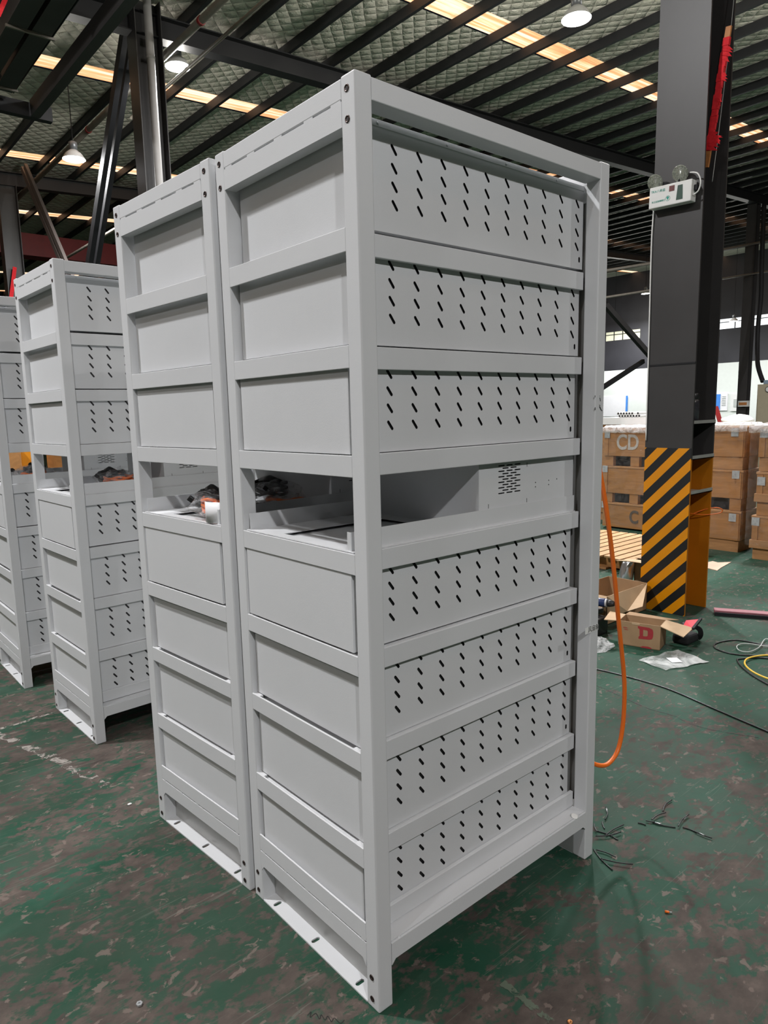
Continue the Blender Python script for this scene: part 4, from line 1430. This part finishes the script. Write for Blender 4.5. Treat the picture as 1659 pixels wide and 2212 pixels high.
MB().lathe([(0.024, 0.043), (0.024, 0.062), (0.018, 0.085), (0.012, 0.092)], o0, ax, 16).build('chuck', M_BLACK, t, True)
MB().bar(o0 + ax * -0.035 - Vector((0, 0, 0.01)), o0 + ax * -0.05 - Vector((0, 0, dz - 0.03)), 0.034, 0.042, ax).build('grip', M_BLUE, t, bevel=0.008)
MB().box(-0.045, 0.04, 0.0, 0.09, 0.0, 0.032).build('battery', M_BLACK, t, bevel=0.005)

# ------------------------------------------------------------------ things lying on the floor
t = MB()
vs, nx, ny = [], 16, 10
cs = [Vector((2.766, 0.829, 0)), Vector((3.102, 0.762, 0)), Vector((3.032, 0.54, 0)), Vector((2.723, 0.642, 0))]
rnd = random.Random(5)
for i in range(nx + 1):
    for j in range(ny + 1):
        a, b = i / nx, j / ny
        p = (cs[0] * (1 - a) + cs[1] * a) * (1 - b) + (cs[3] * (1 - a) + cs[2] * a) * b
        vs.append((p.x + 0.006 * math.sin(9 * b + 3 * a), p.y + 0.005 * math.sin(11 * a), 0.003 + 0.004 * abs(math.sin(7 * a + 3 * b)) + (0.003 * rnd.random() if j in (0, ny) else 0)))
f = lambda i, j: i * (ny + 1) + j
t.add(vs, [(f(i, j), f(i + 1, j), f(i + 1, j + 1), f(i, j + 1)) for i in range(nx) for j in range(ny)])
o = t.build('plastic_sheet_bag', M_SHEET, None, True)
tag(o, 'flat clear plastic bag with a white label lying on the green floor', 'bag')
lp = [on_z(u_, v_, 0.011) for u_, v_ in ((1439, 1421), (1462, 1420), (1474, 1430), (1452, 1431))]
MB().add([tuple(p) for p in lp], [(3, 2, 1, 0)]).build('white_label', M_PAPER, o)
t = MB()
blob(t, (2.80, 1.13, 0.0), (0.115, 0.085, 0.06), 21, 30, 0.25, 0.002)
o = t.build('plastic_bag', make_film('cloudy_poly_bag', (0.8, 0.82, 0.82), 0.42, 0.12, 25.0, 1.0, 0.015), None)
tag(o, 'crumpled clear plastic bag on the floor beside the far post of the rack', 'bag')
t = MB()
blob(t, (2.80, 1.15, 0.02), (0.05, 0.035, 0.03), 23, 18, 0.2, 0.006)
o = t.build('white_paper_wad', M_PAPER, None)
tag(o, 'white crumpled paper inside the clear bag beside the rack', 'paper')


def floor_cable(name, px, r, m, label, z=None, closed=False, n=8, mat_z=0.0):
    pts = [on_z(u_, v_, r) for u_, v_ in px]
    pts = spline(pts, n)
    for i, p in enumerate(pts):
        p.z = r * 1.02 + mat_z
    o = MB().tube(pts, r, 8).build(name, m, None, True)
    return tag(o, label, 'cable')


floor_cable('floor_cable', [(1270, 1441), (1291, 1446), (1345, 1459), (1440, 1487), (1540, 1530), (1610, 1560), (1690, 1594)], 0.0042, M_BLACK, 'thin black cable running across the floor from the rack to the right edge')
floor_cable('floor_cable', [(1700, 1404), (1650, 1393), (1595, 1383), (1560, 1386), (1543, 1393), (1548, 1402), (1580, 1412), (1625, 1416), (1700, 1414)], 0.0045, M_BLACK, 'black cable loop on the floor at the right edge, behind the yellow one')
floor_cable('floor_cable', [(1700, 1425), (1640, 1421), (1600, 1423), (1593, 1427), (1605, 1443), (1635, 1465), (1700, 1500)], 0.0050, M_BLACK, 'thick black cable bend lying under the yellow cable at the right edge')
floor_cable('floor_cable', [(1700, 1419), (1650, 1419), (1620, 1424), (1609, 1432), (1612, 1443), (1630, 1457), (1660, 1470), (1700, 1480)], 0.0050, M_YCABLE, 'yellow cable bend on the floor at the right edge', mat_z=0.010)
floor_cable('floor_cable', [(1700, 1405), (1650, 1398), (1610, 1393), (1592, 1398), (1597, 1408), (1618, 1411), (1640, 1401), (1656, 1383), (1690, 1405)], 0.0030, M_GCABLE, 'thin grey cable loop inside the black cable loop at the right edge', mat_z=0.009)
t = empty('steel_bar', (4.30, 0.43, 0))
tag(t, 'long dusty pink steel bar lying on the floor right of the column', 'bar')
MB().bar((-0.27, 0.52, 0.025), (0.45, -0.85, 0.025), 0.075, 0.022).build('pink_face', M_PINK, t)
MB().bar((-0.275, 0.515, 0.0125), (0.445, -0.855, 0.0125), 0.095, 0.025).build('black_sole', M_STEELD, t)

offc = None
OFF = [((1301, 1775), (1306, 1790)), ((1309, 1745), (1307, 1772)), ((1283, 1782), (1290, 1800)), ((1288, 1794), (1335, 1814)), ((1347, 1783), (1309, 1805)), ((1341, 1800), (1287, 1809)), ((1282, 1834), (1323, 1879)),
       ((1288, 1837), (1330, 1853)), ((1298, 1858), (1367, 1870)), ((1378, 1777), (1395, 1782)), ((1395, 1774), (1414, 1777)), ((1408, 1774), (1438, 1758)), ((1410, 1777), (1459, 1787)), ((1432, 1754), (1451, 1729)),
       ((1488, 1762), (1465, 1788)), ((1475, 1787), (1505, 1798)), ((1500, 1797), (1538, 1812))]
for k, ((ua, va), (ub, vb)) in enumerate(OFF):
    a, b = on_z(ua, va, 0.003), on_z(ub, vb, 0.003)
    d = b - a
    side = Vector((-d.y, d.x, 0)) * (0.08 if k % 2 else -0.05)
    pts = spline([Vector((0, 0, 0.0026)), d * 0.5 + side + Vector((0, 0, 0.0026)), d + Vector((0, 0, 0.0026))], 5)
    for p in pts:
        p.z = 0.0026 + 0.003 * (k % 3)
    o = MB().tube(pts, 0.0021, 6).build('wire_offcut', M_BLACK, None, True)
    o.location = (a.x, a.y, 0)
    tag(o, 'short black wire offcut lying on the floor by the far foot of the rack', 'wire', 'wire offcuts on the floor')
    if k in (1, 12, 14, 16):
        q0 = 0.1 if k != 16 else 0.3
        MB().tube([d * q0 + Vector((0, 0, 0.006)) + side * 0.3, d * (q0 + 0.28) + Vector((0, 0, 0.006)) + side * 0.8], 0.0027, 6).build('bared_end', M_ALU, o, True)
p = on_z(1441, 1968, 0.006)
t = empty('crimp_ferrule', (p.x, p.y, 0))
tag(t, 'tiny orange crimp ferrule with a bare tip alone on the floor', 'ferrule')
MB().lathe([(0.0035, -0.006), (0.0035, 0.004), (0.0026, 0.006)], (0, 0, 0.0036), (0.6, -0.8, 0), 10).build('collar', M_ORCABLE, t, True)
MB().lathe([(0.0016, 0.006), (0.0016, 0.014)], (0, 0, 0.0036), (0.6, -0.8, 0), 8).build('tip', M_ALU, t, True)
p = on_z(1231, 2206, 0.004)
o = MB().lathe([(0.006, 0.0), (0.007, 0.002), (0.006, 0.004), (0.0035, 0.004), (0.0032, 0.002)], (p.x, p.y, 0), n=16).build('copper_ring', M_COPPER, None, True)
tag(o, 'tiny copper ring on the floor at the bottom edge of the picture', 'ring')

p = on_z(301, 2168, 0.004)
o = MB().lathe([(0.0035, 0.0), (0.0085, 0.0), (0.0085, 0.005), (0.0035, 0.005), (0.0035, 0.001)], (p.x, p.y, 0.001), n=6).build('steel_nut', M_ALU)
tag(o, 'small steel nut on the floor near the bottom left of the picture', 'nut')
p = on_z(280, 1737, 0.003)
o = MB()
blob(o, (p.x, p.y, 0.003), (0.009, 0.006, 0.004), 51, 10, 0.2, 0.0005)
tag(o.build('white_chip', M_WHITE, None, True), 'white paint chip on the floor left of the second rack', 'chip')

# painted and worn marks on the floor (paint film, a hair above the concrete)
def floor_mark(name, px, w, m, label, jag=0.35, seed=1, z=0.0012):
    rnd = random.Random(seed)
    pts = spline([on_z(u_, v_, z) for u_, v_ in px], 12)
    L_, R_ = [], []
    for i, p in enumerate(pts):
        d = (pts[min(i + 1, len(pts) - 1)] - pts[max(i - 1, 0)]).normalized()
        s_ = Vector((-d.y, d.x, 0))
        L_.append(p + s_ * w * (1 + jag * rnd.uniform(-1, 1)))
        R_.append(p - s_ * w * (1 + jag * rnd.uniform(-1, 1)))
    n = len(pts)
    o = MB().add(L_ + R_, [(i, i + 1, n + i + 1, n + i) for i in range(n - 1)]).build(name, m)
    return tag(o, label, 'mark')


def make_worn(name, col, thr):
    m, t, b = nt(name)
    v = coords(t, (1, 1, 1), (0, 0, 0.5))
    h = noise(t, v, 16.0, 6, 0.7, 0.8)
    b.inputs['Base Color'].default_value = (*col, 1)
    b.inputs['Roughness'].default_value = 0.7
    tr = node(t, 'ShaderNodeBsdfTransparent')
    mx = node(t, 'ShaderNodeMixShader')
    t.links.new(ramp(t, h, [(thr, (0, 0, 0)), (thr + 0.07, (0.8, 0.8, 0.8))]), mx.inputs[0])
    t.links.new(tr.outputs[0], mx.inputs[1])
    t.links.new(b.outputs[0], mx.inputs[2])
    t.links.new(mx.outputs[0], t.nodes['Material Output'].inputs['Surface'])
    return m


M_WORNW = make_worn('worn_white_line', (0.34, 0.31, 0.28), 0.50)
M_CRACK = make_worn('dark_crack', (0.012, 0.013, 0.012), 0.40)
M_PALEG = make_worn('pale_green_streak', (0.10, 0.13, 0.09), 0.46)
floor_mark('worn_line', [(-20, 1582), (30, 1600), (90, 1625), (150, 1655), (228, 1697)], 0.022, M_WORNW, 'worn white painted line on the floor left of the second rack', seed=2)
floor_mark('worn_line', [(-20, 1580), (40, 1563), (90, 1546), (132, 1538)], 0.010, M_WORNW, 'short worn white line on the floor at the foot of the third rack', seed=3)
floor_mark('floor_crack', [(1287, 1480), (1340, 1503), (1400, 1530), (1450, 1544), (1500, 1566), (1560, 1580), (1640, 1593)], 0.0028, M_CRACK, 'thin dark crack in the floor below the black cable', 0.9, 4)
floor_mark('pale_streak', [(1085, 2122), (1130, 2157), (1170, 2190), (1210, 2225)], 0.010, M_PALEG, 'pale streak scraped on the floor before the nearest rack', 0.3, 5)
floor_mark('floor_scribble', [(664, 2193), (672, 2186), (670, 2197), (682, 2189), (690, 2201), (694, 2192), (702, 2203), (708, 2195), (716, 2207), (722, 2199), (735, 2210), (744, 2203)], 0.0011, M_CRACK, 'faint dark handwritten scribble on the floor at the bottom edge', 0.2, 6, 0.001)

# ------------------------------------------------------------------ far end of the hall
o = MB().box(41.93, 41.98, 23.37, 26.2, 0.80, 2.12).build('whiteboard', M_PAPER)
tag(o, 'large white board on the far wall left of the striped column', 'board')
MB().box(41.90, 41.93, 23.28, 23.40, 1.12, 2.14).build('blue_edge', M_BOARDBLUE, o)
o = MB().box(41.93, 41.98, 16.95, 18.6, 1.05, 2.05).build('notice_board', M_PAPER)
tag(o, 'white notice board with blue side on the far wall right of the column', 'board')
MB().box(41.90, 41.93, 17.36, 18.1, 1.12, 2.02).build('blue_panel', M_BOARDBLUE, o)
mb = MB()
for k in range(6):
    mb.box(41.905, 41.93, 17.05 + 0.001, 17.27, 1.35 + k * 0.1, 1.39 + k * 0.1)
mb.build('printed_lines', M_GCABLE, o)
o = MB().box(41.93, 41.98, 16.0, 16.78, 1.0, 2.0).build('wall_poster', M_WHITE)
tag(o, 'grey printed poster on the far wall beside the notice board', 'poster')
MB().box(41.905, 41.93, 16.25, 16.6, 1.25, 1.7).build('printed_drawing', M_GCABLE, o)
t = empty('control_cabinet', (25.5, 8.2, 0))
tag(t, 'beige control cabinet with round meters at the right edge of the picture', 'cabinet')
MB().box(-0.4, 0.4, -0.75, 0.66, 0, 2.1).build('carcass', M_BEIGE, t, bevel=0.01)
MB().box(-0.3, 0.3, -0.62, 0.52, 2.1, 2.24).build('blue_top', M_BLUEGREY, t, bevel=0.02)
MB().box(-0.415, -0.40, -0.02, 0.62, 0.1, 1.66).build('door', M_BEIGE, t, bevel=0.004)
MB().box(-0.415, -0.40, -0.72, -0.05, 0.1, 1.66).build('door', M_BEIGE, t, bevel=0.004)
for y in (0.30, -0.05, -0.4):
    q = MB().lathe([(0.10, 0.0), (0.10, 0.02), (0.09, 0.025)], (-0.40, y, 1.92), (-1, 0, 0), 20).build('meter', M_STEELD, t)
    MB().lathe([(0.08, 0.025), (0.08, 0.028)], (-0.40, y, 1.92), (-1, 0, 0), 20).build('dial', M_WHITE, q)
MB().box(-0.43, -0.415, 0.02, 0.06, 0.9, 1.15).build('door_handle', M_STEEL, t)
o = MB().tube(spline([(26.55, 9.55, 8.4), (26.5, 9.50, 6.5), (26.5, 9.46, 5.2), (26.4, 9.46, 4.2), (26.2, 9.36, 3.3), (25.8, 9.15, 2.75), (25.5, 8.85, 2.2)]), 0.075, 12).build('cable_hose', M_STEELD, None, True)
tag(o, 'thick dark hose running down the far column into the beige cabinet', 'hose')
t = empty('small_box', (26.72, 9.93, 1.34))
tag(t, 'small white box with an orange strip on the far column', 'box')
MB().box(-0.06, 0.06, -0.19, 0.19, 0, 0.22).build('box_shell', M_WHITE, t, bevel=0.01)
MB().box(-0.066, -0.06, -0.13, 0.15, 0.06, 0.16).build('orange_strip', M_WOODST, t)
o = MB().bar((12.0, 4.50, 1.44), (12.0, 4.36, 1.02), 0.06, 0.06, (0, 1, 0)).bar((12.0, 4.36, 1.02), (12.0, 4.36, 0.0), 0.06, 0.06, (0, 1, 0)).build('red_lever', M_RED)
tag(o, 'dark red slanting lever sticking up behind the crates right of the column', 'lever')
mb = MB()
blob(mb, (11.9, 4.05, 1.19), (0.25, 0.25, 0.10), 31, 20, 0.2, 1.13)
o = mb.build('white_bundle', M_WHITE, None, True)
tag(o, 'white wrapped bundle behind the crates right of the column', 'bundle')
o = MB().box(11.55, 12.35, 3.7, 4.33, 0, 1.13).build('bench', M_BEIGE, bevel=0.01)
tag(o, 'beige bench behind the crates carrying the white bundle', 'bench')

# seen through the open bays on the far left
crate(0.45, 0.98, 7.0, 7.6, 0.0, 0.1, 1.28, 'wooden crate seen through the open bay of the farthest rack', 'crates seen through the left racks', 'plinth')
crate(1.30, 1.95, 6.6, 7.2, 0.0, 0.1, 1.20, 'wooden crate seen through the open bay of the third rack', 'crates seen through the left racks', 'plinth')
o = MB().box(1.0, 1.24, 7.2, 7.6, 0, 1.40).build('orange_cabinet', plain('orange_enamel', (0.62, 0.24, 0.01), 0.4), bevel=0.01)
tag(o, 'orange cabinet edge seen through the farthest rack bay', 'cabinet')
P = on_y(30, 990, 7.3)
o = MB()
blob(o, (P.x - 0.06, 7.3, 1.35), (0.09, 0.11, 0.07), 41, 16, 0.3, 1.281)
o = o.build('white_plastic_wad', M_WHITE, None, True)
tag(o, 'white crumpled plastic on the crate behind the farthest rack', 'plastic')
o = MB().bar(on_y(32, 577, 18.42), on_y(22, 660, 18.42), 0.02, 0.09, (1, 0, 0)).build('red_cloth_strip', M_CLOTH)
tag(o, 'red cloth strip hanging at the far left behind the third rack', 'cloth')
o = MB().bar(on_y(16, -12, 7.6), on_y(-4, 34, 7.6), 0.02, 0.045, (1, 0, 0)).build('red_cloth_strip', M_CLOTH)
tag(o, 'red cloth strip in the very top left corner of the picture', 'cloth')
